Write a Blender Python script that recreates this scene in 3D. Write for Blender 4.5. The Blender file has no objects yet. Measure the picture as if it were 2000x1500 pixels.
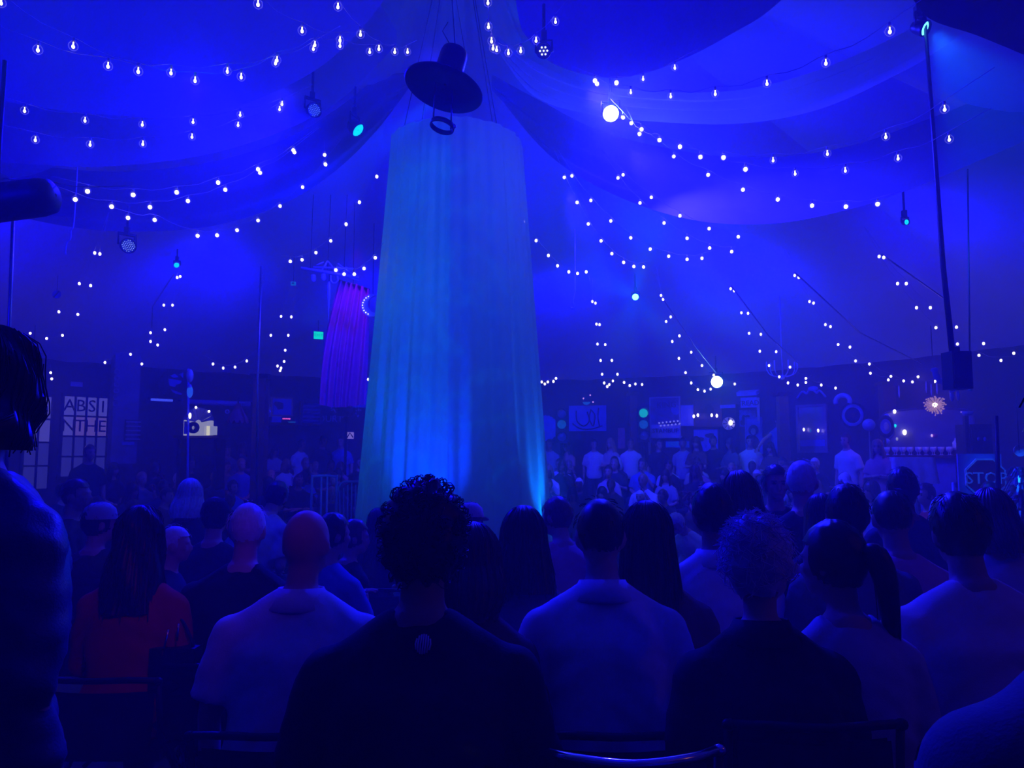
import bpy, bmesh, math, random
from mathutils import Vector, Matrix, noise
S = bpy.context.scene
COL = S.collection
rnd = random.Random(7)
# ---------------------------------------------------------------- camera
F = 1500.0; CAMZ = 1.4; PITCH = math.atan(140 / 1500)
cam = bpy.data.cameras.new('camera'); camo = bpy.data.objects.new('camera', cam); COL.objects.link(camo)
camo.location = (0, 0, CAMZ); camo.rotation_euler = (math.pi / 2 + PITCH, 0, 0)
cam.sensor_width = 36; cam.lens = 27; cam.clip_start = .05; cam.clip_end = 200
S.camera = camo
S.view_settings.view_transform = 'Standard'; S.view_settings.look = 'None'
S.view_settings.gamma = 1; S.view_settings.use_curve_mapping = False
S.view_settings.exposure = -0.25
S.cycles.use_denoising = True
S.cycles.max_bounces = 4; S.cycles.diffuse_bounces = 2; S.cycles.glossy_bounces = 2
S.cycles.transmission_bounces = 3; S.cycles.volume_bounces = 0; S.cycles.transparent_max_bounces = 8
S.cycles.sample_clamp_indirect = 2.0
S.cycles.use_light_tree = True
w = bpy.data.worlds.new('world'); S.world = w; w.use_nodes = True
w.node_tree.nodes['Background'].inputs[0].default_value = (.004, .004, .02, 1)
w.node_tree.nodes['Background'].inputs[1].default_value = .3
CX, CY, RW, HW = -.74, 9.5, 10.9, 3.3          # middle of the round hall, its radius, height of its wall
CP, SP = math.cos(PITCH), math.sin(PITCH)

def ray(px, py):
    x, y = (px - 1000) / F, (750 - py) / F
    return Vector((x, CP - y * SP, SP + y * CP))
def P(px, py, Y):
    d = ray(px, py); return Vector((0, 0, CAMZ)) + d * (Y / d.y)
def onwall(px, py, inset=0.0):
    """the point where a sight line meets the round wall, and the turn that faces the middle of the hall"""
    d = ray(px, py); R = RW - inset
    a = d.x ** 2 + d.y ** 2; b = 2 * (-CX * d.x - CY * d.y); c = CX * CX + CY * CY - R * R
    t = (-b + math.sqrt(b * b - 4 * a * c)) / (2 * a)
    p = Vector((0, 0, CAMZ)) + d * t
    return p, math.atan2(p.y - CY, p.x - CX) - math.pi / 2

# ---------------------------------------------------------------- lamps of the hall and added washes
BLUE = (.002, .0004, 1.0)
def spot(loc, to, power, deg, color=BLUE, blend=.4, size=.05):
    l = bpy.data.lights.new('beam', 'SPOT'); l.energy = power; l.color = color
    l.spot_size = math.radians(deg); l.spot_blend = blend; l.shadow_soft_size = size
    o = bpy.data.objects.new('beam', l); COL.objects.link(o); o.location = loc
    o.rotation_euler = (Vector(to) - Vector(loc)).to_track_quat('-Z', 'Y').to_euler()
    return o
def point(loc, power, color, size=.05):
    l = bpy.data.lights.new('glow', 'POINT'); l.energy = power; l.color = color; l.shadow_soft_size = size
    o = bpy.data.objects.new('glow', l); COL.objects.link(o); o.location = loc
    return o
LAMP = {  # name: (px, py, distance)
 'star': (1193, 222, 7.9), 'cyan': (698, 253, 8.6), 'grid_high': (613, 215, 9.0), 'grid_low': (250, 480, 9.0),
 'dots': (1062, 100, 6.6), 'corner': (1803, 55, 6.0), 'moving': (1241, 580, 14.0), 'white': (1400, 746, 16.0),
 'teal': (345, 518, 14.0), 'small': (1769, 434, 9.0), 'nearleft': (72, 357, 4.6)}
LP = {k: P(*v) for k, v in LAMP.items()}
# ring of added spots, without fixtures, that wash the tent cloth
for k in range(8):
    a = math.radians(22.5 + 45 * k)
    p = (CX + 1.6 * math.cos(a), CY + 1.6 * math.sin(a), 5.2)
    spot(p, (CX + 9.0 * math.cos(a), CY + 9.0 * math.sin(a), 6.3), 260 if math.sin(a) < -.5 else 680, 120, BLUE, 1, .25)
# spots added over the far seats, no fixtures, to brighten the far roof
for k in range(6):
    a = math.radians(15 + 30 * k)
    p = (CX + 6.6 * math.cos(a), CY + 6.6 * math.sin(a), 4.1)
    spot(p, (CX + 9.5 * math.cos(a), CY + 9.5 * math.sin(a), 5.6), 330, 150, BLUE, 1, .3)
# unseen spots added over the rear seats to wash the near swags
for x, y, wdt in ((-4.5, 1.6, 1300), (0.2, .9, 750), (2.6, 1.4, 330)):
    spot((x, y, 3.6), (x * .9, y + 6.5, 7.0), wdt, 120, BLUE, 1, .3)
# second ring of added blue spots, without fixtures, aimed at the crowd
for k in range(8):
    a = math.radians(45 * k)
    p = (CX + 2.2 * math.cos(a), CY + 2.2 * math.sin(a), 5.3)
    spot(p, (CX + 8.0 * math.cos(a), CY + 8.0 * math.sin(a), .8), 3400 if math.cos(a) > .1 or math.sin(a) > .9 else 300 if math.sin(a) < -.9 else 900, 80, (.012, .008, 1), .8, .08)
# beams seen in the haze
m = LP['moving']
for (qx, qy, qd), pw, dg in (((1000, 440, 9), 7500, 22), ((1280, 330, 10), 5500, 18), ((1420, 800, 11), 2800, 18), ((1170, 800, 11), 1800, 26)):
    spot(m, P(qx, qy, qd), pw, dg, (.004, .20, 1), .4)
c = LP['corner']
spot(P(1822, 62, 6.25), P(2080, 400, 6.6), 900, 60, (.004, .12, 1), .15)
# keys that rim the heads and shoulders of the near rows
spot(LP['star'] + Vector((0, -.1, -.1)), (1.0, 1.8, 1.0), 2800, 75, BLUE, .9)
spot((-3.0, 7.0, 4.9), (-1.0, 2.2, 1.0), 1900, 70, BLUE, .9)  # added rim key hung in the air, no fixture there
spot(P(870, 180, 8.2), P(560, 430, 7.5), 1800, 20, (.005, .08, 1), .5)
# cyan wash on the curtain from a lamp over the seats, two uplights on the stage
gb = spot((-1.9, 1.0, 3.2), (CX - .15, CY, 2.9), 620, 36, (.0, .35, .7), .5, .01)
gb.data.use_nodes = True; gn = gb.data.node_tree; ge = [n for n in gn.nodes if n.type == 'EMISSION'][0]      # swirl gobo in the lamp
gt = gn.nodes.new('ShaderNodeTexCoord'); gz = gn.nodes.new('ShaderNodeTexNoise'); gz.inputs['Scale'].default_value = 11; gz.inputs['Detail'].default_value = 0; gz.inputs['Distortion'].default_value = 1.6
gr = gn.nodes.new('ShaderNodeValToRGB'); el = gr.color_ramp.elements; el[0].position = .44; el[0].color = (.25,) * 3 + (1,); el[1].position = .60; el[1].color = (.25,) * 3 + (1,)
for p_, v_ in ((.50, 1.0), (.54, 1.0)): e_ = el.new(p_); e_.color = (v_,) * 3 + (1,)
gn.links.new(gt.outputs['Normal'], gz.inputs['Vector']); gn.links.new(gz.outputs['Fac'], gr.inputs[0]); gn.links.new(gr.outputs[0], ge.inputs['Strength'])
for z_, p_ in ((4.6, 17), (3.3, 30), (1.8, 26)): point((CX - .15, CY - .1, z_), p_ * .5, (.0, .34, .9), .15)  # points added inside the curtain so the cloth glows cyan
spot(P(805, 1120, 8.0), P(846, 640, 8.75), 1000, 60, (.0, .03, 1), .9)
spot(P(1082, 1060, 8.9), P(1030, 500, 9.25), 500, 50, (.0, .16, 1), .9)
# warm lamp behind the audience, red spot and violet fill added without fixtures
spot((.2, .3, 2.9), (-1.45, 3.0, .9), 12, 26, (1, .08, .06), .9)
point((4.2, .6, 3.0), 3.5, (1, .30, .22), .15)
point(P(1790, 760, 12.5), 7, (.35, .12, 1), .2)
# ---------------------------------------------------------------- materials
MATS = {}
def mat(name, col, rough=.7, metal=0, spec=.3, vary=.25, scale=9, bump=0, bscale=60, emit=None, estr=0, sheer=0):
    if name in MATS: return MATS[name]
    m = bpy.data.materials.new(name); m.use_nodes = True; nt = m.node_tree; b = nt.nodes['Principled BSDF']
    b.inputs['Roughness'].default_value = rough; b.inputs['Metallic'].default_value = metal
    b.inputs['Specular IOR Level'].default_value = spec
    tc = nt.nodes.new('ShaderNodeTexCoord')
    if vary:
        n = nt.nodes.new('ShaderNodeTexNoise'); n.inputs['Scale'].default_value = scale; n.inputs['Detail'].default_value = 2
        r = nt.nodes.new('ShaderNodeMix'); r.data_type = 'RGBA'
        nt.links.new(tc.outputs['Object'], n.inputs['Vector']); nt.links.new(n.outputs['Fac'], r.inputs['Factor'])
        r.inputs[6].default_value = (*[c * (1 - vary) for c in col], 1); r.inputs[7].default_value = (*[min(1, c * (1 + vary)) for c in col], 1)
        nt.links.new(r.outputs[2], b.inputs['Base Color'])
    else: b.inputs['Base Color'].default_value = (*col, 1)
    if bump:
        n2 = nt.nodes.new('ShaderNodeTexNoise'); n2.inputs['Scale'].default_value = bscale
        bp = nt.nodes.new('ShaderNodeBump'); bp.inputs['Strength'].default_value = bump; bp.inputs['Distance'].default_value = .01
        nt.links.new(tc.outputs['Object'], n2.inputs['Vector']); nt.links.new(n2.outputs['Fac'], bp.inputs['Height']); nt.links.new(bp.outputs[0], b.inputs['Normal'])
    if emit: b.inputs['Emission Color'].default_value = (*emit, 1); b.inputs['Emission Strength'].default_value = estr
    if sheer:
        tr = nt.nodes.new('ShaderNodeBsdfTranslucent'); tr.inputs[0].default_value = (*col, 1)
        tp = nt.nodes.new('ShaderNodeBsdfTransparent')
        m1 = nt.nodes.new('ShaderNodeMixShader'); m1.inputs[0].default_value = .45
        m2 = nt.nodes.new('ShaderNodeMixShader'); m2.inputs[0].default_value = sheer
        nt.links.new(b.outputs[0], m1.inputs[1]); nt.links.new(tr.outputs[0], m1.inputs[2])
        nt.links.new(m1.outputs[0], m2.inputs[1]); nt.links.new(tp.outputs[0], m2.inputs[2])
        nt.links.new(m2.outputs[0], nt.nodes['Material Output'].inputs[0])
    m.cycles.emission_sampling = 'NONE'
    MATS[name] = m; return m
def glow(name, col=(), s=0):
    return mat(name, (.06, .06, .07), emit=col, estr=s, vary=0)

# ---------------------------------------------------------------- mesh tools
class MB:
    def __init__(s): s.v = []; s.f = []; s.sm = []
    def add(s, vs, fs, smooth=False):
        n = len(s.v); s.v += [Vector(v) for v in vs]; s.f += [tuple(i + n for i in f) for f in fs]; s.sm += [smooth] * len(fs); return s
    def box(s, c, d, rz=0, M=None):
        c = Vector(c); h = Vector(d) / 2; R = Matrix.Rotation(rz, 3, 'Z') if M is None else M
        vs = [c + R @ Vector((x * h.x, y * h.y, z * h.z)) for x in (-1, 1) for y in (-1, 1) for z in (-1, 1)]
        return s.add(vs, [(0, 1, 3, 2), (4, 6, 7, 5), (0, 4, 5, 1), (2, 3, 7, 6), (0, 2, 6, 4), (1, 5, 7, 3)])
    def tube(s, pts, r, n=6, cap=True, closed=False, sq=1.0):
        pts = [Vector(p) for p in pts]; m = len(pts); rr = r if isinstance(r, (list, tuple)) else [r] * m
        vs = []; up = None
        for i, p in enumerate(pts):
            t = (pts[(i + 1) % m] - pts[i - 1]) if closed else (pts[min(i + 1, m - 1)] - pts[max(i - 1, 0)])
            t = t.normalized() if t.length > 1e-9 else Vector((0, 0, 1))
            if up is None: up = Vector((1, 0, 0)) if abs(t.x) < .8 else Vector((0, 1, 0))
            a = (up - t * up.dot(t)).normalized(); b = t.cross(a); up = a
            for k in range(n):
                q = 2 * math.pi * k / n; vs.append(p + a * math.cos(q) * rr[i] + b * math.sin(q) * rr[i] * sq)
        fs = []
        for i in range(m if closed else m - 1):
            j = (i + 1) % m
            for k in range(n): l = (k + 1) % n; fs.append((i * n + k, i * n + l, j * n + l, j * n + k))
        if cap and not closed: fs += [tuple(range(n - 1, -1, -1)), tuple((m - 1) * n + k for k in range(n))]
        return s.add(vs, fs, True)
    def ell(s, c, r, nu=12, nv=8, M=None):
        c = Vector(c); r = Vector(r if hasattr(r, '__len__') else (r, r, r)); vs = []; fs = []
        for i in range(nv + 1):
            th = math.pi * i / nv
            for k in range(nu):
                ph = 2 * math.pi * k / nu
                q = Vector((r.x * math.sin(th) * math.cos(ph), r.y * math.sin(th) * math.sin(ph), r.z * math.cos(th)))
                vs.append(c + (M @ q if M else q))
        for i in range(nv):
            for k in range(nu):
                l = (k + 1) % nu; a, b, c2, d = i * nu + k, (i + 1) * nu + k, (i + 1) * nu + l, i * nu + l
                fs.append((a, b, c2, d))
        return s.add(vs, fs, True)
    def lathe(s, prof, n=24, c=(0, 0, 0), M=None, a0=0, a1=2 * math.pi, smooth=True):
        c = Vector(c); full = abs(a1 - a0 - 2 * math.pi) < 1e-6; cols = n if full else n + 1; vs = []; fs = []
        for r, z in prof:
            for k in range(cols):
                q = a0 + (a1 - a0) * k / n; u = Vector((r * math.cos(q), r * math.sin(q), z)); vs.append(c + (M @ u if M else u))
        for i in range(len(prof) - 1):
            for k in range(n):
                l = (k + 1) % cols; fs.append((i * cols + k, i * cols + l, (i + 1) * cols + l, (i + 1) * cols + k))
        return s.add(vs, fs, smooth)
    def prism(s, poly, y0, y1, M=None, o=(0, 0, 0)):
        """outline in x,z pushed from y0 to y1"""
        n = len(poly); o = Vector(o)
        vs = [Vector((x, y0, z)) for x, z in poly] + [Vector((x, y1, z)) for x, z in poly]
        vs = [o + (M @ v if M else v) for v in vs]
        fs = [tuple(range(n)), tuple(range(2 * n - 1, n - 1, -1))] + [(i, i + n, (i + 1) % n + n, (i + 1) % n) for i in range(n)]
        return s.add(vs, fs)
    def grid(s, fn, nu, nv, closed=False):
        vs = [fn(i / nu, j / nv) for j in range(nv + 1) for i in range(nu + (0 if closed else 1))]; c = nu if closed else nu + 1; fs = []
        for j in range(nv):
            for i in range(nu): k = (i + 1) % c; fs.append((j * c + i, j * c + k, (j + 1) * c + k, (j + 1) * c + i))
        return s.add(vs, fs, True)
    def mesh(s, name, m=None):
        me = bpy.data.meshes.new(name); me.from_pydata([tuple(v) for v in s.v], [], s.f)
        me.polygons.foreach_set('use_smooth', s.sm)
        if m: me.materials.append(m)
        me.update(); return me
    def build(s, name, m, parent=None, loc=None, rz=0):
        o = bpy.data.objects.new(name, s.mesh(name, m)); COL.objects.link(o)
        if parent: o.parent = parent
        if loc is not None: o.location = loc
        if rz: o.rotation_euler = (0, 0, rz)
        return o
def tag(o, label=None, cat=None, group=None, kind=None):
    if label: o['label'] = label
    if cat: o['category'] = cat
    if group: o['group'] = group
    if kind: o['kind'] = kind
    return o
def thing(name, label, cat, loc=(0, 0, 0), rz=0, group=None, rot=None):
    o = bpy.data.objects.new(name, None); COL.objects.link(o); o.location = loc
    o.rotation_euler = rot if rot else (0, 0, rz); o.empty_display_size = .1
    return tag(o, label, cat, group)
def struct(name, mb, m, parent=None):
    o = mb.build(name, m, parent)
    if not parent: o['kind'] = 'structure'
    return o
def text_mb(txt, size, depth=.004, M=None, o=(0, 0, 0)):
    """writing in the x,z plane facing -y, centred on o"""
    cu = bpy.data.curves.new('t', 'FONT'); cu.body = txt; cu.size = size; cu.extrude = depth; cu.align_x = 'CENTER'; cu.align_y = 'CENTER'; cu.resolution_u = 2
    ob = bpy.data.objects.new('t', cu); COL.objects.link(ob); bpy.context.view_layer.update()
    me = bpy.data.meshes.new_from_object(ob.evaluated_get(bpy.context.evaluated_depsgraph_get()))
    mb = MB(); mb.add([Vector((v.co.x, -v.co.z, v.co.y)) + Vector(o) for v in me.vertices], [tuple(p.vertices) for p in me.polygons])
    bpy.data.objects.remove(ob); bpy.data.curves.remove(cu); bpy.data.meshes.remove(me); return mb
def spline(pts, n):
    """points along a smooth curve through pts"""
    pts = [Vector(p) for p in pts]; m = len(pts) - 1; out = []
    for i in range(n + 1):
        t = m * i / n; k = min(int(t), m - 1); u = t - k
        p0, p1, p2, p3 = pts[max(k - 1, 0)], pts[k], pts[k + 1], pts[min(k + 2, m)]
        out.append(.5 * ((2 * p1) + (p2 - p0) * u + (2 * p0 - 5 * p1 + 4 * p2 - p3) * u * u + (3 * p1 - p0 - 3 * p2 + p3) * u ** 3))
    return out
# ---------------------------------------------------------------- the hall
M_floor = mat('dark boards', (.05, .04, .035), .6, vary=.4, scale=3)
M_wall = mat('dark painted wall', (.06, .05, .06), .7, vary=.4, scale=2)
M_roof = mat('pale tent cloth', (.55, .55, .6), .9, vary=.12, scale=1.2)
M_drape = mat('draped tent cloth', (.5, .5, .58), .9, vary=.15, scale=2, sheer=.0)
M_drape_dim = mat('dimmed draped tent cloth', (.2, .2, .26), .9, vary=.15, scale=2)  # darker copy of the tent cloth, shade put into its colour
M_black = mat('black metal', (.012, .012, .014), .45, spec=.4)
M_steel = mat('scuffed steel', (.35, .35, .38), .35, .8)
M_chrome = mat('chrome', (.7, .7, .72), .15, 1)
M_wood = mat('dark stained wood', (.06, .03, .02), .5, vary=.5, scale=14)
M_white = mat('white paint', (.75, .75, .78), .5)

mb = MB()
steps = [(.02, -.6), (4.2, -.6), (4.2, -.45), (5.0, -.45), (5.0, -.3), (5.8, -.3), (5.8, -.15), (6.6, -.15), (6.6, 0), (12.0, 0)]
mb.lathe(steps, 96, (CX, CY, 0), smooth=False)
struct('floor', mb, M_floor)
def floor_z(x, y):
    r = math.hypot(x - CX, y - CY)
    return -.6 if r < 4.2 else -.45 if r < 5.0 else -.3 if r < 5.8 else -.15 if r < 6.6 else 0
# round wall, 48 flat bays
mb = MB(); mb.lathe([(RW, 0), (RW, HW), (RW + .12, HW), (RW + .12, 0)], 48, (CX, CY, 0), smooth=False)
struct('wall_round', mb, M_wall)
mb = MB(); mb.lathe([(RW - .03, HW - .02), (RW - .03, HW + .1), (RW + .15, HW + .1)], 48, (CX, CY, 0), smooth=False)
struct('trim_1', mb, M_wood)
# tent roof: 16 gores that sag between the seams
def roof(u, v):
    a = 2 * math.pi * u; r = .9 + (RW - .8) * (1 - v)
    z = HW + 5.3 * v ** .9
    g = abs(math.sin(8 * a)); sag = .45 * math.sin(math.pi * v) * (g ** .8)
    return Vector((CX + r * math.cos(a), CY + r * math.sin(a), z - sag + .012 * math.sin(70 * a) * 1.0))
mb = MB(); mb.grid(roof, 384, 26, closed=True)
mb.lathe([(.02, 8.7), (.95, 8.6)], 24, (CX, CY, 0))
struct('ceiling', mb, M_roof)
# draped swags below the roof; the low and the high edge are given as sight points with their distance
def swag(label, low, high, folds, amp, sag=.15, nu=60, nv=24, m=None, seed=0):
    A = spline([P(*p) for p in low], nu); B = spline([P(*p) for p in high], nu)
    def fn(u, v):
        i = int(round(u * nu)); a, b = A[i], B[i]; p = a.lerp(b, v)
        p.z -= sag * math.sin(math.pi * v)
        q = math.sin(v * folds * 2 * math.pi + 1.3 * math.sin(3 * u + seed) + seed) * amp * min(1, 6 * v + .3)
        return p + Vector((0, -.7, -.7)) * q
    mb = MB(); mb.grid(fn, nu, nv)
    o = mb.build('ceiling_drape', m or M_drape); return tag(o, label, 'drape', 'cloth swags under the tent roof')
swag('shadowed scalloped swag of tent cloth hanging over the star-bright spotlight',
     [(1020, 60, 7.2), (1060, 110, 7.1), (1110, 136, 7), (1190, 152, 6.9), (1270, 140, 6.8), (1350, 108, 6.7), (1430, 65, 6.6), (1500, 22, 6.5), (1600, -70, 6.4)],
     [(1000, -60, 7.6), (1080, -160, 7.6), (1150, -200, 7.6), (1220, -230, 7.6), (1290, -240, 7.6), (1370, -240, 7.6), (1450, -230, 7.6), (1530, -200, 7.5), (1600, -180, 7.4)], 2, .02, .1)
swag('pleated swag of tent cloth sweeping up to the black drop pole',
     [(970, 95, 9.2), (1040, 185, 8.9), (1150, 222, 8.6), (1300, 238, 8.2), (1450, 240, 7.8), (1600, 212, 7.2), (1760, 140, 6.7), (1850, 85, 6.4), (1960, 10, 6.2)],
     [(970, 70, 9.5), (1040, 120, 9.3), (1150, 165, 9), (1300, 182, 8.6), (1450, 178, 8.2), (1600, 140, 7.6), (1760, 70, 7.1), (1850, 10, 6.8), (1960, -70, 6.6)], 3.5, .05, .03, 80, 60)
swag('broad low swag of tent cloth behind the second festoon of bulbs',
     [(960, 170, 10.9), (1070, 300, 10.5), (1200, 380, 10.2), (1350, 428, 9.8), (1500, 436, 9.4), (1650, 410, 9), (1800, 360, 8.6), (2080, 240, 8)],
     [(960, 145, 11.2), (1060, 200, 11), (1180, 260, 10.8), (1350, 300, 10.4), (1500, 310, 10), (1650, 290, 9.6), (1800, 240, 9.2), (2080, 130, 8.6)], 2.5, .05, .1, 70, 40, M_drape_dim, 2)
swag('large smooth swag of tent cloth with a curved hem behind the paired bulbs',
     [(-90, 312, 8), (60, 320, 8), (180, 326, 8.2), (330, 314, 8.4), (450, 290, 8.7), (560, 252, 9), (650, 205, 9.3), (720, 145, 9.6), (775, 85, 9.8)],
     [(-90, -60, 8.6), (60, -40, 8.7), (180, -30, 8.9), (330, -30, 9.1), (450, -30, 9.4), (560, -40, 9.7), (650, -60, 10), (720, -20, 10.1), (775, 60, 10)], 1, .015, .12, 60, 24, None, 1)
swag('narrow swag of tent cloth with a creased hem, nearest over the exit side',
     [(-90, 185, 6.6), (40, 203, 6.6), (150, 218, 6.8), (300, 228, 7), (430, 215, 7.3), (540, 178, 7.6), (640, 120, 7.9), (720, 40, 8.2), (770, -30, 8.4)],
     [(-90, -260, 6.8), (40, -250, 7), (150, -240, 7.2), (300, -230, 7.4), (430, -230, 7.7), (540, -240, 8), (640, -250, 8.3), (720, -200, 8.5), (770, -60, 8.5)], 1.5, .02, .1, 60, 24, None, 3)
swag('lowest swag of tent cloth curving behind the bulbs beside the curtain',
     [(-60, 400, 10.5), (120, 440, 10.5), (260, 452, 10.7), (420, 440, 11), (560, 395, 11.2), (660, 330, 11.4), (740, 250, 11.6), (800, 170, 11.8)],
     [(-60, 300, 10.9), (120, 330, 10.9), (260, 335, 11.1), (420, 315, 11.4), (560, 270, 11.6), (660, 210, 11.8), (740, 150, 12), (800, 140, 12)], 2.5, .05, .08, 60, 36, M_drape_dim, 4)
M_blk = mat('black masking cloth', (.01, .01, .012), .9)  # added sheet that stands in for the dark roof corner
swag('black masking cloth added to darken the roof corner above the black drop pole', [(1735, -70, 5.1), (1790, 8, 5.1), (1822, 40, 5.1), (1900, 66, 5.1), (1960, 90, 5.1), (2040, 122, 5.1), (2150, 150, 5.1)],
     [(1735, -160, 5.3), (1790, -260, 5.3), (1822, -300, 5.3), (1900, -320, 5.3), (1960, -330, 5.3), (2040, -330, 5.3), (2150, -330, 5.3)], 2, .02, .02, 40, 12, M_blk, 2)
# haze
mb = MB(); mb.lathe([(.01, -.7), (10.85, -.7), (10.85, 3.3), (.9, 8.5), (.01, 8.5)], 32, (CX, CY, 0))
hz = mb.build('haze', None); tag(hz, 'thin blue-lit theatrical haze filling the whole hall', 'haze', kind='stuff')
hm = bpy.data.materials.new('haze'); hm.use_nodes = True; nt = hm.node_tree; nt.nodes.remove(nt.nodes['Principled BSDF'])
vs = nt.nodes.new('ShaderNodeVolumeScatter'); vs.inputs['Color'].default_value = (1, 1, 1, 1)
vs.inputs['Density'].default_value = .034; vs.inputs['Anisotropy'].default_value = .25
nt.links.new(vs.outputs[0], nt.nodes['Material Output'].inputs['Volume'])
hm.cycles.homogeneous_volume = True if hasattr(hm.cycles, 'homogeneous_volume') else None
hz.data.materials.append(hm)

# ---------------------------------------------------------------- stage and curtain
st = thing('round_stage', 'low round black stage under the tall curtain', 'stage', (CX, CY, -.6))
MB().lathe([(.01, .42), (2.1, .42), (2.1, .38), (2.1, 0)], 48, smooth=False).build('platform', mat('stage black', (.03, .03, .035), .4), st)
MB().lathe([(2.1, .36), (2.14, .36), (2.14, .43), (2.08, .43)], 48, smooth=False).build('rim', M_steel, st)
cu = thing('stage_curtain', 'tall sheer pale curtain hanging in a cone round the stage', 'curtain', (CX, CY, 0))
M_sheer = mat('sheer curtain cloth', (.62, .66, .66), .8, vary=.1, sheer=.10)
TZ, BZ = 5.36, -.17
def curt(u, v):
    a = 2 * math.pi * u; t = v
    fold = math.sin(23 * a + 2 * math.sin(2 * a)) * .5 + math.sin(41 * a + 1) * .3 + .35 * math.sin(7 * a + .5)
    r = .80 + (1.18 - .80) * t + .021 * fold * (1 + 1.6 * t) + .02 * math.sin(3 * t + 5 * a) * t
    return Vector((r * math.cos(a), r * math.sin(a), TZ + (BZ - TZ) * t - .0 + .02 * fold * t))
MB().grid(curt, 420, 30, closed=True).build('cloth', M_sheer, cu)
def curt2(u, v):
    a = math.radians(-88 + 100 * u); f = math.sin(19 * a + 1.3 * math.sin(3 * a)) * .6 + .4 * math.sin(37 * a); r = .86 + .38 * v + .02 * f * (1 + 1.4 * v); return Vector((r * math.cos(a), r * math.sin(a), TZ - .01 + (BZ - TZ) * v))
MB().grid(curt2, 140, 24).build('overlapping_panel', M_sheer, cu)
MB().tube([(.79 * math.cos(i * math.pi / 24), .79 * math.sin(i * math.pi / 24), TZ) for i in range(48)], .012, 6, closed=True).build('ring', M_white, cu)
for k in range(4):
    a = math.pi / 4 + k * math.pi / 2
    MB().tube([(.79 * math.cos(a), .79 * math.sin(a), TZ), (.1 * math.cos(a), .1 * math.sin(a), 8.4)], .006, 4).build('cable', M_black, cu)
# ---------------------------------------------------------------- stage lights
def aim(d): return Vector(d).normalized().to_track_quat('-Z', 'Y').to_matrix()
def stage_light(k, label, to, r, lens, leds=None, up=.35, length=1.6, gap=.28, ls=.075):
    """can hanging from a clamp; local -z is the way it points"""
    loc = LP[k]; t = thing('stage_light', label, 'stage light', loc, group='stage lights in the roof')
    R = aim(Vector(to) - Vector(loc))
    L = r * length
    MB().lathe([(.01, L), (r * .6, L), (r * .8, L * .8), (r, L * .25), (r, .0), (r * 1.08, -.01), (r * 1.08, -.03), (r * .98, -.03), (r * .97, .01)], 20, M=R).build('housing', M_black, t)
    MB().lathe([(.005, -.012), (r * .9, -.01), (r * .97, .005)], 20, M=R).build('lens', lens, t)
    if leds:
        b = MB()
        for i in range(-3, 4):
            for j in range(-3, 4):
                x, y = (i + .5 * (j % 2)) * r * gap, j * r * gap * .9
                if x * x + y * y < (r * .85) ** 2: b.ell(R @ Vector((x, y, -.018)), r * ls, 8, 5)
        tag(b.build('led', leds, t), kind='stuff')
    b = MB(); A = R @ Vector((1.12 * r, 0, L * .4)); B = R @ Vector((-1.12 * r, 0, L * .4)); U = Vector((0, 0, r * 1.6))
    b.tube([A, A + U, B + U, B], .012, 4, sq=2).build('yoke', M_black, t)
    b = MB(); m = (A + B) / 2 + U; b.box(m + Vector((0, 0, .04)), (.05, .05, .1)); b.tube([m + Vector((0, 0, .08)), m + Vector((0, 0, up))], .015, 6).build('hanger', M_black, t)
    return t
G = glow
stage_light('star', 'white-hot round stage light with a wide glow, beside the curtain top', (.3, 0, 1.2), .085, G('lens star', (.75, .92, 1), 30))
stage_light('cyan', 'tilted cyan oval stage light between lantern and curtain edge', LP['cyan'] + Vector((.9, -.35, -.9)), .085, G('lens cyan', (.0, .55, .9), 2.2))
stage_light('grid_high', 'stage light with a blue dotted face, near the high left swag hem', LP['grid_high'] + Vector((.8, -1, -.5)), .085, G('lens dim', (.01, .03, .7), .35), G('led blue', (.12, .3, 1), .9))
stage_light('grid_low', 'stage light with a pale striped face low over the exit side', LP['grid_low'] + Vector((.9, -.9, -.3)), .085, G('lens dim', ()), G('led pale', (.4, .6, 1), .8))
stage_light('dots', 'stage light showing a cluster of separate white dots', LP['dots'] + Vector((-.1, -1, -.35)), .065, G('lens black', (0, 0, .1), .2), G('led white', (.8, .9, 1), 3), gap=.5, ls=.13)
stage_light('corner', 'cyan stage light at the head of the black drop pole', LP['corner'] + Vector((.5, -.6, -.5)), .06, G('lens teal', (.1, .7, 1), 5))
stage_light('moving', 'small teal moving light throwing crossed beams', LP['moving'] + Vector((-.2, -1, -.2)), .06, G('lens mint', (.15, 1, .9), 8))
stage_light('white', 'bright white-green stage light low over the far seats', LP['white'] + Vector((-.1, -1, -.1)), .125, G('lens white green', (.7, 1, .93), 20))
stage_light('teal', 'small teal stage light above the far exit side bulbs', LP['teal'] + Vector((.3, -1, -.1)), .05, G('lens aqua', (0, .5, .6), 2.5))
stage_light('small', 'small dim aqua stage light near the black drop pole', LP['small'] + Vector((.1, -1, -.2)), .035, G('lens aqua', (0, .5, .6), 2.5))
point(LP['white'] + Vector((-.02, -.25, -.05)), 8, (.1, 1, .75), .05)
point(LP['star'] + Vector((-.02, -.3, -.05)), 90, (.05, .10, 1), .05)
point(LP['moving'] + Vector((-.05, -.25, -.05)), 6, (.0, .9, .8), .05)

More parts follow.
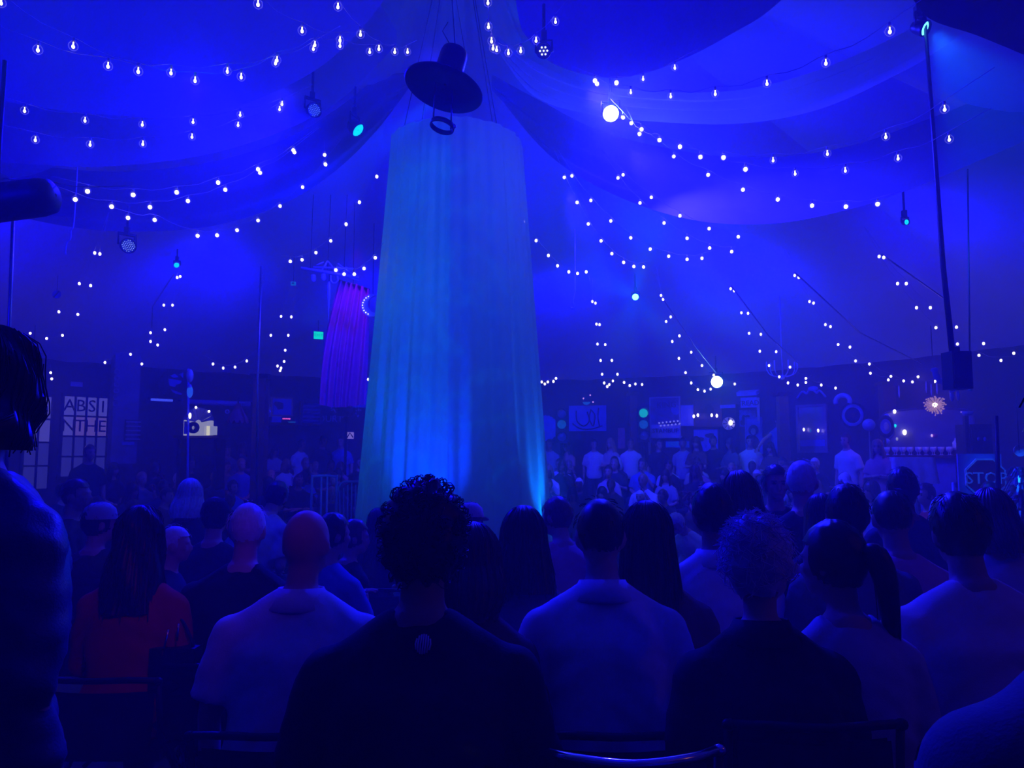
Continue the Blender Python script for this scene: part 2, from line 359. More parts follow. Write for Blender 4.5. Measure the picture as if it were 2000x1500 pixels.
# black follow spot hanging near the camera with a small bright work lamp on its cable
fl = thing('follow_spot', 'big black drum-shaped follow spot hanging from the roof at the edge', 'spotlight', P(30, 392, 4.6), 0)
R = Matrix.Rotation(math.radians(82), 3, 'Y')
MB().lathe([(.01, .25), (.07, .247), (.105, .22), (.118, .15), (.118, -.4), (.1, -.5), (.01, -.51)], 28, M=R).build('housing', M_black, fl)
MB().tube([(-.12, 0, -.13), (-.12, 0, .2), (-.12, 0, .9)], .014, 6).build('hanger', M_black, fl)
MB().box((-.12, 0, .13), (.1, .1, .06)).build('bracket', M_black, fl)
tb = thing('work_lamp', 'tiny star-bright work lamp above the black follow spot', 'lamp', LP['nearleft'])
MB().ell((0, 0, 0), (.013, .01, .008), 10, 6).build('bulb', G('star bulb', (.7, .8, 1), 40), tb)
MB().lathe([(.004, .03), (.012, .025), (.014, .006)], 10).build('socket', M_black, tb)
MB().tube(spline([P(-40, 340, 4.6) - LP['nearleft'], P(30, 350, 4.6) - LP['nearleft'], (0, 0, .028), P(150, 364, 4.7) - LP['nearleft'], P(260, 362, 4.9) - LP['nearleft']], 20), .004, 5).build('cable', M_steel, tb)
point(LP['nearleft'] + Vector((0, -.05, -.03)), 5, (.05, .06, 1), .02)

# lantern over the seats
LN = P(868, 168, 4.6)
R = Matrix.Rotation(math.radians(14), 3, 'Y') @ Matrix.Rotation(math.radians(-8), 3, 'X')
t = thing('hanging_lantern', 'black hat-shaped metal lantern with a wide round brim and an open ring below', 'lantern', LN)
MB().lathe([(.01, .27), (.06, .268), (.08, .255), (.086, .23), (.09, .03), (.088, .02)], 32, M=R).build('crown', M_black, t)
MB().lathe([(.085, .035), (.15, .012), (.245, -.012), (.252, -.018), (.245, -.024), (.15, -.004), (.01, .01)], 48, M=R).build('brim', M_black, t)
hp = Vector((-.01, 0, -.255))
MB().lathe([(.070, .012), (.077, .012), (.077, -.018), (.070, -.018), (.070, .012)], 32, c=hp, M=R).build('ring', M_black, t)
for sx, sy in ((-.055, -.02), (.05, .02)):
    a = R @ Vector((sx, sy, 0)); b = hp + R @ Vector((sx * 1.05, sy * 1.2, 0)); MB().tube([a, b], .005, 6).build('rod', M_black, t)
MB().ell(hp + R @ Vector((.075, -.02, 0)), .014, 10, 6).build('thumbscrew', M_steel, t)
MB().tube([R @ Vector((0, 0, .268)), (.02, 0, .9), (.04, 0, 2.2)], .0035, 5).build('cable', M_black, t)
MB().tube([R @ Vector((-.02, 0, .268)), (-.015, 0, .36), (.02, 0, .42)], .003, 5).build('cable', M_black, t)
MB().tube([R @ Vector((.07, 0, .25)), (.03, 0, .8), (.04, 0, 2.2)], .0015, 4).build('cable', M_black, t)

# black drop pole and hanging speaker at the right, thin poles
def pole(label, pts, r, m=M_black, name='mast'):
    o = pts[0]; mb = MB(); mb.tube([p - o for p in pts], r, 8); t = thing(name, label, 'pole', o)
    mb.build('shaft', m, t); MB().lathe([(.02, 0), (r[0] * 2 if isinstance(r, list) else r * 2, 0), (r[0] * 1.9 if isinstance(r, list) else r * 1.9, .04), (.02, .05)], 12, c=pts[-1] - o - Vector((0, 0, .02))).build('base', m, t)
    return t
pole('long black pole slanting down from the corner light to the hanging speaker', [P(1805, 20, 6.0), P(1826, 300, 5.95), P(1842, 520, 5.9), P(1861, 700, 5.9)], [.014, .017, .02, .023], name='drop_pole')
b = P(1953, 1400, 6.3); b.z = floor_z(b.x, b.y) + .01
pole('thin black stand in front of the last letter of the STOP sign', [P(1946, 812, 6.3), P(1950, 960, 6.3), b], [.014, .02, .022], name='stand')
pole('faint thin cable hanging behind the black drop pole', [P(1890, 330, 7.6), P(1893, 600, 7.6), P(1895, 760, 7.6)], .008, name='hanging_cable')
b = P(14, 1200, 5.0); b.z = .02
pole('slim steel pole below the black follow spot', [P(26, 424, 5.0), P(17, 660, 5.0), b], .012, M_steel, 'stand')
b = P(500, 1100, 12); b.z = .02
pole('thin pale pole standing between the fringed shade and the exit sign', [P(511, 520, 12), P(503, 740, 12), b], .022, M_steel, 'stand')
sp = thing('hanging_speaker', 'black box loudspeaker hung at the foot of the black drop pole', 'speaker', P(1869, 724, 5.9))
MB().box((0, 0, 0), (.15, .15, .29)).build('cabinet', M_black, sp)
MB().box((0, -.08, 0), (.135, .012, .265)).build('grille', mat('speaker grille', (.02, .02, .022), .8, bump=.5, bscale=300), sp)
MB().box((0, 0, .16), (.04, .04, .05)).build('bracket', M_black, sp)

# ---------------------------------------------------------------- festoon lights
def rim_glow_glass():  # emissive rim stands in for filament light scattered in the glass
    m = bpy.data.materials.new('bulb glass'); m.use_nodes = True; nt = m.node_tree; nt.nodes.remove(nt.nodes['Principled BSDF'])
    tp = nt.nodes.new('ShaderNodeBsdfTransparent'); em = nt.nodes.new('ShaderNodeEmission'); em.inputs[0].default_value = (.30, .28, 1, 1); em.inputs[1].default_value = .9
    gl = nt.nodes.new('ShaderNodeBsdfGlossy'); gl.inputs['Roughness'].default_value = .05
    lw = nt.nodes.new('ShaderNodeLayerWeight'); lw.inputs[0].default_value = .35
    pw = nt.nodes.new('ShaderNodeMath'); pw.operation = 'POWER'; pw.inputs[1].default_value = 2.2
    m1 = nt.nodes.new('ShaderNodeMixShader'); m1.inputs[0].default_value = .25; m2 = nt.nodes.new('ShaderNodeMixShader')
    nt.links.new(lw.outputs['Facing'], pw.inputs[0]); nt.links.new(pw.outputs[0], m2.inputs[0])
    nt.links.new(em.outputs[0], m1.inputs[1]); nt.links.new(gl.outputs[0], m1.inputs[2])
    nt.links.new(tp.outputs[0], m2.inputs[1]); nt.links.new(m1.outputs[0], m2.inputs[2])
    nt.links.new(m2.outputs[0], nt.nodes['Material Output'].inputs[0]); m.cycles.emission_sampling = 'NONE'; return m
GB = .0275
M_bg = rim_glow_glass(); M_fil = G('warm filament', (1, .86, .72), 6); M_far = G('lit frosted bulb', (1, .87, .74), 5)
me_glass = MB().lathe([(.001, -GB), (GB * .5, -GB * .87), (GB * .87, -GB * .5), (GB, 0), (GB * .87, GB * .5), (GB * .5, GB * .87), (.012, GB * 1.15)], 18).mesh('bulb', M_bg)
me_fil = MB().ell((0, 0, -.004), (.0092, .0092, .012), 10, 8).tube([(0, 0, .008), (0, 0, .024)], .004, 6).mesh('filament', M_fil)
me_fil2 = MB().ell((0, 0, -.003), (.018, .018, .019), 10, 8).mesh('filament', M_fil)
me_soc = MB().lathe([(.003, .052), (.008, .05), (.009, .030), (.007, .028)], 10).mesh('socket', mat('grey socket', (.3, .3, .35), .5))
me_far = MB().ell((0, 0, 0), (GB * .82, GB * .82, GB), 10, 8).mesh('bulb', M_far)
def inst(me, name, parent, loc, s=1):
    o = bpy.data.objects.new(name, me); COL.objects.link(o); o.parent = parent; o.location = loc
    if s != 1: o.scale = (s, s, s)
    return o
M_cord = mat('festoon cord', (.5, .5, .58), .7)
def festoon(label, pts, d0, d1, big=1.0):
    n = len(pts); W = [P(x, y, d0 + (d1 - d0) * i / max(1, n - 1)) for i, (x, y) in enumerate(pts)]
    o = W[0]; t = thing('string_light', label, 'string light', o, group='festoon strings of round bulbs')
    Wl = [p - o for p in W]; c = []
    for i, p in enumerate(Wl):
        c.append(p + Vector((0, 0, .057)))
        if i < n - 1: c.append((p + Wl[i + 1]) / 2 + Vector((0, 0, .05 - .06 * (Wl[i + 1] - p).length)))
    MB().tube(spline([c[0] + (c[0] - c[1]) * 1.5] + c + [c[-1] + (c[-1] - c[-2]) * 1.5], len(c) * 2), .0022, 4).build('cord', M_cord, t)
    for i, p in enumerate(Wl):
        D = W[i].y
        if D < 9.5:
            b = inst(me_glass, 'bulb', t, p); inst(me_fil if D < 6.3 else me_fil2, 'filament', b, (0, 0, 0)); inst(me_soc, 'socket', b, (0, 0, 0))
        else: inst(me_far, 'bulb', t, p, big * min(1.1, max(.85, D / 15)))
FS = [
 ('festoon of clear bulbs sagging highest across the exit side swag', [(2, 5), (143, 90), (270, 139), (381, 157), (471, 150), (541, 117), (615, 87), (664, 89), (722, 101)], 4.2, 5.4),
 ('twin of the highest festoon, its bulbs just beneath', [(74, 97), (211, 129), (334, 142), (444, 139), (538, 123), (612, 95)], 4.3, 5.3),
 ('short festoon dropping steeply from the roof to the lantern crown', [(504, 8), (590, 60), (664, 78)], 4.2, 5.0),
 ('short festoon ending just beside the lantern crown', [(660, 13), (704, 67), (740, 95), (771, 101), (796, 101)], 4.6, 5.6),
 ('upper string of the second pair of festoons over the exit side', [(48, 216), (166, 235), (278, 243), (377, 238), (469, 224), (551, 203)], 5.3, 6.2),
 ('lower string of the second pair of festoons over the exit side', [(69, 273), (176, 282), (279, 281), (375, 267), (465, 244), (546, 213)], 5.3, 6.2),
 ('upper string of the third festoon pair, starting beside the follow spot', [(171, 373), (260, 380), (345, 375), (426, 356), (504, 330), (573, 293)], 6.3, 7.6),
 ('lower string of the third festoon pair, starting beside the follow spot', [(147, 389), (218, 403), (293, 404), (367, 392), (440, 370), (508, 337), (575, 297)], 6.6, 8.0),
 ('festoon swinging below the third pair up towards the curtain top', [(250, 425), (302, 429), (386, 460), (424, 459), (463, 449), (504, 430), (547, 402), (591, 365), (635, 320)], 7.2, 9.2),
 ('festoon rising steeply from the hoop truss beside the curtain', [(567, 510), (590, 507), (617, 493), (646, 470), (676, 438), (702, 395), (736, 345)], 9.0, 9.9),
 ('two bulb festoon stub below the high swag hem', [(634, 302), (636, 321)], 8.5, 8.6),
 ('short festoon in front of the hoop truss', [(656, 527), (672, 535), (692, 535), (711, 524), (733, 503)], 8.5, 8.9),
 ('outer string of the far pair falling to the lettered window', [(185, 494), (155, 554), (115, 609), (59, 651)], 10.5, 13.5),
 ('inner string of the far pair falling to the lettered window', [(195, 496), (177, 558), (152, 614), (122, 655), (91, 661)], 10.5, 13.5),
 ('outer string of the pair falling from the teal light', [(346, 542), (320, 596), (294, 650), (255, 692), (205, 708)], 12.5, 14),
 ('inner string of the pair falling from the teal light', [(352, 540), (337, 596), (322, 644), (294, 667), (308, 674), (277, 711)], 12.5, 14),
 ('two bulb festoon stub right above the lettered window', [(99, 728), (101, 740)], 14, 14),
 ('flat little festoon between the blue round sign and the pale pole', [(416, 711), (436, 719), (459, 717), (482, 705)], 13, 13.5),
 ('outer string of the pair beside the exit sign', [(549, 618), (529, 655), (542, 715)], 13.5, 16),
 ('inner string of the pair beside the exit sign', [(569, 619), (563, 655), (557, 684), (555, 706), (549, 719), (547, 724)], 13.5, 16),
 ('tangled little festoon touching the curtain edge above the banner', [(677, 748), (679, 762), (691, 771), (699, 771), (709, 761), (713, 749), (719, 741)], 16.5, 17),
 ('festoon of clear bulbs looping between lantern and dotted light', [(953, 5), (954, 52), (960, 80), (963, 94), (970, 97), (993, 103), (1017, 99), (1047, 79), (1085, 42)], 4.8, 5.2),
 ('short festoon along the hem of the scalloped swag', [(1162, 157), (1204, 161), (1256, 154), (1318, 132)], 6.5, 6.0),
 ('long festoon crossing the pleated swag up to the drop pole', [(1166, 163), (1232, 180), (1310, 188), (1397, 183), (1498, 163), (1613, 123), (1738, 61)], 6.6, 4.1),
 ('upper string of the festoon pair running from the star-bright light', [(1217, 229), (1253, 252), (1328, 286), (1413, 307), (1510, 313), (1616, 300), (1730, 267), (1845, 213)], 7.6, 4.6),
 ('lower string of the festoon pair running from the star-bright light', [(1233, 240), (1249, 261), (1288, 273), (1368, 306), (1456, 330), (1553, 339), (1651, 333), (1754, 309), (1854, 272)], 7.8, 5.0),
 ('third festoon running under the star-bright pair', [(1316, 305), (1383, 341), (1451, 370), (1519, 389), (1586, 401), (1652, 403), (1714, 398)], 8.2, 6.6),
 ('festoon dipping just beside the upper right edge of the curtain', [(1102, 346), (1127, 395), (1149, 437), (1174, 470), (1195, 495), (1218, 512), (1238, 520), (1257, 521)], 9.2, 9.45),
 ('festoon that crosses above the teal moving light', [(1117, 343), (1154, 391), (1193, 431), (1232, 464), (1270, 486), (1306, 500), (1342, 506), (1371, 504)], 9.3, 9.45),
 ('inner string of the mid-air pair beyond the star-bright light', [(1207, 347), (1250, 396), (1297, 435), (1342, 465), (1386, 484), (1429, 491)], 9.3, 9.0),
 ('outer string of the mid-air pair beyond the star-bright light', [(1217, 341), (1272, 385), (1328, 421), (1385, 446), (1442, 462)], 9.3, 8.8),
 ('festoon curling out from behind the curtain edge', [(1025, 432), (1047, 470), (1071, 499), (1089, 519), (1111, 531), (1128, 534), (1145, 531)], 10.5, 11),
 ('outer string of the near-vertical pair over the far seats', [(1157, 589), (1165, 633), (1167, 672), (1173, 704), (1176, 731), (1180, 748), (1186, 755), (1190, 751), (1197, 744)], 13, 17.5),
 ('inner string of the near-vertical pair over the far seats', [(1163, 592), (1171, 634), (1182, 673), (1195, 704), (1206, 731), (1219, 747), (1230, 753), (1241, 750), (1254, 751)], 13, 17.5),
 ('outer string of the pair that ends under the green-white light', [(1291, 577), (1301, 628), (1313, 667), (1326, 700), (1339, 728), (1350, 748), (1363, 761), (1376, 764), (1388, 760)], 13, 17),
 ('inner string of the pair that ends under the green-white light', [(1295, 585), (1310, 619), (1327, 656), (1350, 688), (1371, 714), (1394, 733), (1435, 750)], 13, 17),
 ('outer string of the pair passing the candle chandelier', [(1427, 564), (1448, 611), (1463, 651), (1484, 686), (1502, 714), (1522, 736), (1539, 748), (1558, 752), (1574, 747)], 12.5, 16.5),
 ('inner string of the pair passing the candle chandelier', [(1434, 568), (1461, 612), (1486, 653), (1516, 687), (1543, 717), (1574, 739), (1604, 752), (1632, 758)], 12.5, 16.5),
 ('outer string of the pair that ends over the ornate mirror', [(1552, 538), (1581, 589), (1612, 634), (1637, 673), (1671, 705), (1700, 729), (1735, 742), (1765, 744), (1793, 736)], 12, 15.5),
 ('inner string of the pair that ends over the ornate mirror', [(1560, 542), (1589, 592), (1622, 638), (1660, 678), (1698, 711), (1740, 735), (1782, 746), (1826, 745), (1820, 718)], 12, 15.5),
 ('outer string of the pair crossing behind the black drop pole', [(1717, 501), (1753, 554), (1790, 601), (1828, 640), (1870, 672), (1912, 694), (1955, 704)], 10.5, 12),
 ('inner string of the pair crossing behind the black drop pole', [(1726, 503), (1770, 554), (1817, 601), (1868, 639), (1921, 671), (1980, 690), (2004, 705)], 10.3, 12),
 ('festoon curl on the far side of the curtain foot', [(1044, 708), (1049, 732), (1058, 746), (1064, 750), (1070, 746), (1081, 745), (1086, 739)], 15.5, 16.5),
]
for f in FS: festoon(*f)
# straight guy ropes beside the far pairs
for lab, pts in (('taut pale rope above the pair behind the black drop pole', [P(1722, 497, 10.3), P(1842, 582, 10.8)]),
                 ('long taut rope above the pair over the ornate mirror', [P(1552, 532, 11.9), P(1680, 650, 13), P(1800, 710, 14.5)]),
                 ('long taut rope above the pair passing the chandelier', [P(1428, 558, 12.3), P(1500, 655, 13.5), P(1560, 710, 15)]),
                 ('faint taut rope over the green-white light', [P(1292, 580, 13), P(1360, 680, 15), P(1400, 730, 16)]),
                 ('taut rope under the teal light on the exit side', [P(340, 535, 13), P(298, 598, 13.5), P(296, 640, 14)])):
    o = pts[0]; mb = MB(); mb.tube([p - o for p in pts], .012, 5); q = mb.build('guy_rope', M_steel, None, o); tag(q, lab, 'rope', 'guy ropes of the tent')
# ---------------------------------------------------------------- things on and by the round wall
def wi(px, py, inset=.12):
    p, rz = onwall(px, py, inset); return p, rz, p.y / F
def walled(name, label, cat, x0, y0, x1, y1, inset=.13, group=None):
    """a thing on the wall that fills the sight box; returns it with its width and height, origin at the box middle"""
    p, rz, s = wi((x0 + x1) / 2, (y0 + y1) / 2, inset)
    a, _ = onwall(x0, (y0 + y1) / 2, inset); b, _ = onwall(x1, (y0 + y1) / 2, inset)
    return thing(name, label, cat, p, rz, group), (b - a).length, (y1 - y0) * s
def frame_mb(w, h, t, d=.05, y=0):
    mb = MB()
    for c, dd in (((-w / 2 + t / 2, y, 0), (t, d, h)), ((w / 2 - t / 2, y, 0), (t, d, h)), ((0, y, h / 2 - t / 2), (w - 2 * t, d, t)), ((0, y, -h / 2 + t / 2), (w - 2 * t, d, t))): mb.box(c, dd)
    return mb
M_gilt = mat('gilt frame', (.45, .33, .15), .4, .5, bump=.3, bscale=80)
M_paper = mat('pale poster paper', (.5, .5, .6), .7, vary=.3, scale=5)
M_ink = mat('dark print', (.02, .02, .05), .8)
M_mirror = mat('old mirror glass', (.5, .5, .55), .12, .9, vary=.3, scale=3)
M_red = mat('dull red paint', (.35, .03, .03), .5)
M_glassb = mat('pale glassware', (.75, .78, .85), .12, .0, spec=1)
M_bluep = mat('blue painted panel', (.16, .2, .65), .6, vary=.3, scale=6)
M_cloth = mat('white table cloth', (.8, .8, .82), .8)
M_brown = mat('brown panel', (.18, .09, .06), .6, vary=.4, scale=6)
M_purple = mat('violet cloth', (.4, .02, .42), .8, vary=.2)
Gw = G('paper lit from behind', (.10, .09, .42), .9); Gp = G('papered pane violet', (.16, .10, .36), .8)  # weak glow put into the panes in place of backlight
def pane_window(name, x0, y0, x1, y1, cols, rows, letters=None, matf=None):
    w_ = MB(); p, rz, s = wi((x0 + x1) / 2, (y0 + y1) / 2, .16)
    a, _ = onwall(x0, 850, .16); b, _ = onwall(x1, 850, .16); W, H = (b - a).length, (y1 - y0) * s
    root = bpy.data.objects.new(name, None); COL.objects.link(root); root.location = p; root.rotation_euler = (0, 0, rz); root['kind'] = 'structure'
    f = frame_mb(W, H, .05, .08); cw, ch = (W - .1) / cols, (H - .1) / rows
    for i in range(1, cols): f.box((-W / 2 + .05 + i * cw, -.01, 0), (.035, .05, H - .1))
    for j in range(1, rows): f.box((0, -.01, H / 2 - .05 - j * ch), (W - .1, .05, .035))
    f.build('frame', M_black, root)
    for j in range(rows):
        for i in range(cols):
            c = (-W / 2 + .05 + (i + .5) * cw, .01, H / 2 - .05 - (j + .5) * ch)
            pn = MB().box(c, (cw - .03, .012, ch - .03)).build('pane', matf(i, j), root)
            if letters and letters[j][i] != ' ': text_mb(letters[j][i], ch * .85, .004, o=(c[0], -.015, c[2])).build('letter', M_ink, pn)
    return root
M_dimpane = G('dim window pane', (.03, .03, .20), .9)  # lower panes, given a fainter glow instead of backlight
pane_window('window_1', 117, 770, 214, 935, 4, 4, ['ABSI', 'NTHE', '    ', '    '], lambda i, j: Gp if (j == 1 and i > 0) else Gw if j < 2 else M_dimpane)
pane_window('door_1', 42, 768, 103, 960, 2, 4, None, lambda i, j: Gw if j < 2 else M_dimpane)

# plank cladding behind the follow spot
pk = bpy.data.objects.new('wall_planks', None); COL.objects.link(pk); p, rz, s = wi(20, 560, .1); pk.location = p; pk.rotation_euler = (0, 0, rz); pk['kind'] = 'structure'
M_plank = mat('weathered plank', (.22, .2, .24), .8, vary=.5, scale=5, bump=.3)
for k in range(7):
    o = MB().box((.2 + .02 * (k % 3), 0, 1.15 - .36 * k), (3.0, .05 + .012 * (k % 2), .335)).build('plank', M_plank, pk)
    o.rotation_euler = (0, math.radians(2.5), 0)

def burst(label, px, py, D, r, n=80, core=.26):
    t = thing('burst_lamp', label, 'lamp', P(px, py, D)); b = MB(); b.ell((0, 0, 0), r * core, 12, 8); b.build('bulb', G('burst bulb', (1, .85, .62), 12), t)
    b = MB()
    for k in range(n):
        z = 1 - 2 * (k + .5) / n; a = k * 2.39996; q = math.sqrt(1 - z * z); d = Vector((q * math.cos(a), q * math.sin(a), z)); rr = r * rnd.uniform(.75, 1.1)
        b.tube([d * r * core, d * rr], .006, 3); b.ell(d * rr, .018 * r / .2, 5, 3)
    tag(b.build('petals', G('lit petals', (.8, .42, .40), .55), t), kind='stuff')
    MB().tube([(0, 0, r), (0, 0, r + 1.2)], .008, 5).build('cord', M_black, t); point(P(px, py, D - .3), 3, (1, .5, .45), .08)
burst('warm spiky burst lamp glowing over the dark paned door', 60, 790, 13.2, .19)
burst('warm spiky flower lamp glowing over the ornate mirror', 1826, 791, 13.0, .16)

t, w_, h_ = walled('plaque', 'small pale plaque high over the lettered window', 'plaque', 138, 746, 161, 755); MB().box((0, 0, 0), (w_, .03, h_)).build('plate', M_paper, t)
# pale column with a chain of rings and a slatted rack
t, w_, h_ = walled('ornate_column', 'pale plastered column with a chain of little rings down one side', 'column', 218, 650, 268, 905, .3)
MB().box((0, 0, 0), (w_, .25, h_)).build('shaft', mat('worn plaster', (.22, .2, .3), .8, vary=.5, scale=4, bump=.4, bscale=12), t)
MB().box((0, -.02, h_ / 2), (w_ + .1, .32, .08)).build('capital', M_brown, t)
for k in range(6): MB().lathe([(.035, -.015), (.06, -.015), (.06, .015), (.035, .015), (.035, -.015)], 10, c=(-w_ / 2 + .03, -.16, .55 - k * .14), M=Matrix.Rotation(math.pi / 2, 3, 'X')).build('ring', M_steel, t)
t, w_, h_ = walled('slatted_rack', 'dark wall rack with five pale slats', 'rack', 244, 820, 274, 862, .48)
frame_mb(w_, h_, .03, .05).build('frame', M_black, t)
for k in range(5): MB().box((0, -.03, h_ * (.4 - k * .2)), (w_ * .95, .03, .03)).build('slat', M_paper, t)
t, w_, h_ = walled('menu_board', 'blue lit little board low beside the slatted rack', 'board', 238, 863, 262, 869, .5); MB().box((0, 0, 0), (w_, .04, h_)).build('plate', M_bluep, t)
# round blue sign, lamp pole, bar light
t, w_, h_ = walled('round_sign', 'round dark sign with blue cut-out shapes beside the lamp pole', 'sign', 296, 722, 360, 775, .5)
MB().lathe([(.005, 0), (h_ * .52, 0), (h_ * .52, .04), (.005, .04)], 28, M=Matrix.Rotation(math.pi / 2, 3, 'X'), c=(.12, .05, 0)).build('disc', M_black, t)
s = t.location.y / F
def pxpoly(pts, cx=328, cy=748): return [((x - cx) * s * 1.08, (cy - y) * s) for x, y in pts]
for q in ([(327, 739), (351, 742), (348, 748), (342, 750), (339, 755), (330, 753)], [(330, 733), (338, 729), (345, 735), (337, 737)], [(346, 729), (353, 725), (353, 736)], [(333, 760), (341, 763), (352, 767), (351, 770), (341, 768), (336, 765)]):
    MB().prism(pxpoly(q), -.06, -.02).build('shape', M_bluep, t)
b = P(368, 1000, 12.5); b.z = .02; t = thing('lamp_pole', 'tall blue lamp pole with three odd bulbs standing by the cream projector box', 'lamp', b)
zt = P(368, 720, 12.5) - b; MB().tube([(0, 0, 0), zt], .02, 8).build('pole', M_bluep, t); MB().lathe([(.01, .05), (.18, .04), (.2, 0)], 20).build('base', M_black, t)
for q, r_, g in ((734, (.06, .05, .11), M_glassb), (756, (.035, .035, .05), M_glassb), (765, (.05, .045, .1), G('blue bulb', (.02, .12, 1), .9)), (759, (.035, .03, .022), G('aqua bulb', (.3, .9, 1), 6)), (812, (.022, .022, .05), M_far)):
    v = P(371, q, 12.4) - b; MB().ell(v, r_, 10, 8).build('bulb', g, t); MB().tube([v, (zt.x, zt.y, v.z)], .01, 5).build('bracket', M_black, t)
t, w_, h_ = walled('strip_light', 'short blue-white strip light under a shelf beside the round sign', 'light', 294, 777, 336, 786, .5)
MB().box((0, .03, .04), (w_ + .05, .16, .03)).build('shelf', M_wood, t); MB().tube([(-w_ / 2, -.04, 0), (w_ / 2, -.04, 0)], .03, 6).build('tube', G('strip', (.06, .1, 1), 1.3), t)
t, w_, h_ = walled('hanging_rail', 'long horizontal rail lit blue above the cream projector box', 'rail', 368, 783, 490, 791, .5)
MB().tube([(-w_ / 2, 0, 0), (w_ / 2, 0, 0)], .06, 8).build('rail', mat('rail paint', (.3, .3, .6), .6), t)
for x in (-.8, 0, .85): MB().box((x, .25, .05), (.04, .5, .04)).build('bracket', M_black, t)
p = P(388, 836, 12.8); t = thing('projector', 'cream lit projector-like box with a dark round lens', 'projector', p); s = 12.8 / F
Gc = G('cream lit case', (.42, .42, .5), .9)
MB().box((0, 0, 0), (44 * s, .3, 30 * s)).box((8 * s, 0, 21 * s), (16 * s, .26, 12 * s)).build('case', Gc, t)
MB().lathe([(5 * s, -.06), (11 * s, -.06), (11 * s, .03), (4 * s, .03), (4 * s, -.02), (.001, -.02)], 20, M=Matrix.Rotation(math.pi / 2, 3, 'X'), c=(-2 * s, -.17, 0)).build('lens', M_ink, t)
MB().box((-15 * s, -.17, 0), (9 * s, .03, 24 * s)).build('side_panel', M_bluep, t)
t2 = thing('light_box', 'bright cream light box standing open like a book beside the projector', 'light box', P(411, 841, 12.7))
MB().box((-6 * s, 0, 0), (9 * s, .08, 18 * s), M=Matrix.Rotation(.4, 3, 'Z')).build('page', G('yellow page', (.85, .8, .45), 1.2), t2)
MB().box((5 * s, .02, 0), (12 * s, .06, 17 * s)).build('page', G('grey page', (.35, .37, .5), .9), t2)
t = thing('bar_shelf', 'dark bar shelf under the projector and the light box', 'shelf', P(395, 854, 13.0))
MB().box((0, 0, 0), (.75, .5, .05)).build('top', M_wood, t)
for x in (-.3, .3): MB().box((x, 0, -.45), (.05, .4, .85)).build('leg', M_wood, t)
t = thing('paper_fan', 'open ribbed fan fixed over the projector lens', 'fan', P(388, 826, 12.6)); r = 30 * s
for k in range(9):
    a = math.radians(12 + k * 17.5); a2 = a + math.radians(15)
    MB().prism([(.2 * r * math.cos(a), .2 * r * math.sin(a)), (r * math.cos(a), r * math.sin(a)), (r * math.cos(a2), r * math.sin(a2)), (.2 * r * math.cos(a2), .2 * r * math.sin(a2))], -.02 - .008 * (k % 2), -.008 * (k % 2)).build('blade', mat('fan paper', (.2, .2, .4), .7), t)
for k in (2, 5): a = math.radians(12 + k * 17.5); MB().ell((r * math.cos(a), -.03, r * math.sin(a)), .02, 8, 6).build('bulb', M_far, t)
# fringed shade
t = thing('fringed_shade', 'bell-shaped hanging shade with a jagged fringe', 'lamp shade', P(465, 806, 12.2)); s = 12.2 / F
def sh(u, v):
    a = 2 * math.pi * u; r = (4 + 16 * v ** 1.2) * s; z = (18 - 32 * v) * s - (.06 * abs(math.sin(6 * a)) if v > .95 else 0); return Vector((r * math.cos(a), r * math.sin(a), z))
MB().grid(sh, 48, 8, True).build('shade', mat('rusty fabric', (.4, .14, .12), .8), t); MB().tube([(0, 0, 17 * s), (0, 0, 30 * s)], .01, 5).build('cord', M_black, t)
t = thing('small_ring_hook', 'tiny pale ring hanging beside the fringed shade', 'ring', P(444, 804, 12.2)); MB().lathe([(.022, -.01), (.035, -.01), (.035, .01), (.022, .01), (.022, -.01)], 14, M=Matrix.Rotation(math.pi / 2, 3, 'X')).build('ring', M_white, t)
# square post, framed picture, oval, boxes on a ledge
def post(label, px, top, w, D):
    b = P(px, 1000, D); b.z = 0.0; h = P(px, top, D).z; t = thing('square_post', label, 'post', b)
    MB().box((0, 0, h / 2), (w, w, h)).build('shaft', M_brown, t); MB().box((0, 0, h), (w + .1, w + .1, .08)).build('capital', M_wood, t); MB().box((0, 0, .1), (w + .06, w + .06, .2)).build('plinth', M_wood, t)
post('square dark timber post behind the pale pole', 503, 736, .22, 13.5)
post('square dark timber post between the crossed-beam light and the billboard', 1240, 770, .18, 18.6)
post('square dark timber post on the far side of the candle chandelier', 1535, 770, .2, 16.4)
post('square dark timber post at the edge of the ornate mirror', 1743, 750, .25, 15.6)
def picture(label, x0, y0, x1, y1, inset=.13, face=None, fr=None, marks=3, seed=1, cat='picture', name='framed_picture'):
    t, w, h = walled(name, label, cat, x0, y0, x1, y1, inset); q = random.Random(seed)
    frame_mb(w, h, .035, .05).build('frame', fr or M_gilt, t); MB().box((0, .01, 0), (w - .04, .02, h - .04)).build('canvas', face or M_paper, t)
    for k in range(marks):
        cx, cz, rx, rz_ = q.uniform(-.25, .25) * w, q.uniform(-.25, .25) * h, q.uniform(.08, .2) * w, q.uniform(.08, .25) * h
        n = 9; MB().prism([(cx + rx * math.cos(2 * math.pi * i / n) * q.uniform(.7, 1.1), cz + rz_ * math.sin(2 * math.pi * i / n) * q.uniform(.7, 1.1)) for i in range(n)], -.012, 0).build('painted_shape', q.choice([M_ink, M_bluep, M_brown]), t)
    return t, w, h
picture('framed dim painting of three blurred figures behind the timber post', 529, 776, 572, 813, .13, M_bluep, seed=3)
t, w_, h_ = walled('oval_mirror', 'faint oval mirror half hidden by the framed dim painting', 'mirror', 516, 778, 534, 816, .12)
MB().lathe([(.001, 0), (h_ * .46, 0), (h_ * .5, .03)], 24, M=Matrix.Diagonal((w_ / h_, 1, 1)) @ Matrix.Rotation(math.pi / 2, 3, 'X')).build('glass', M_mirror, t)
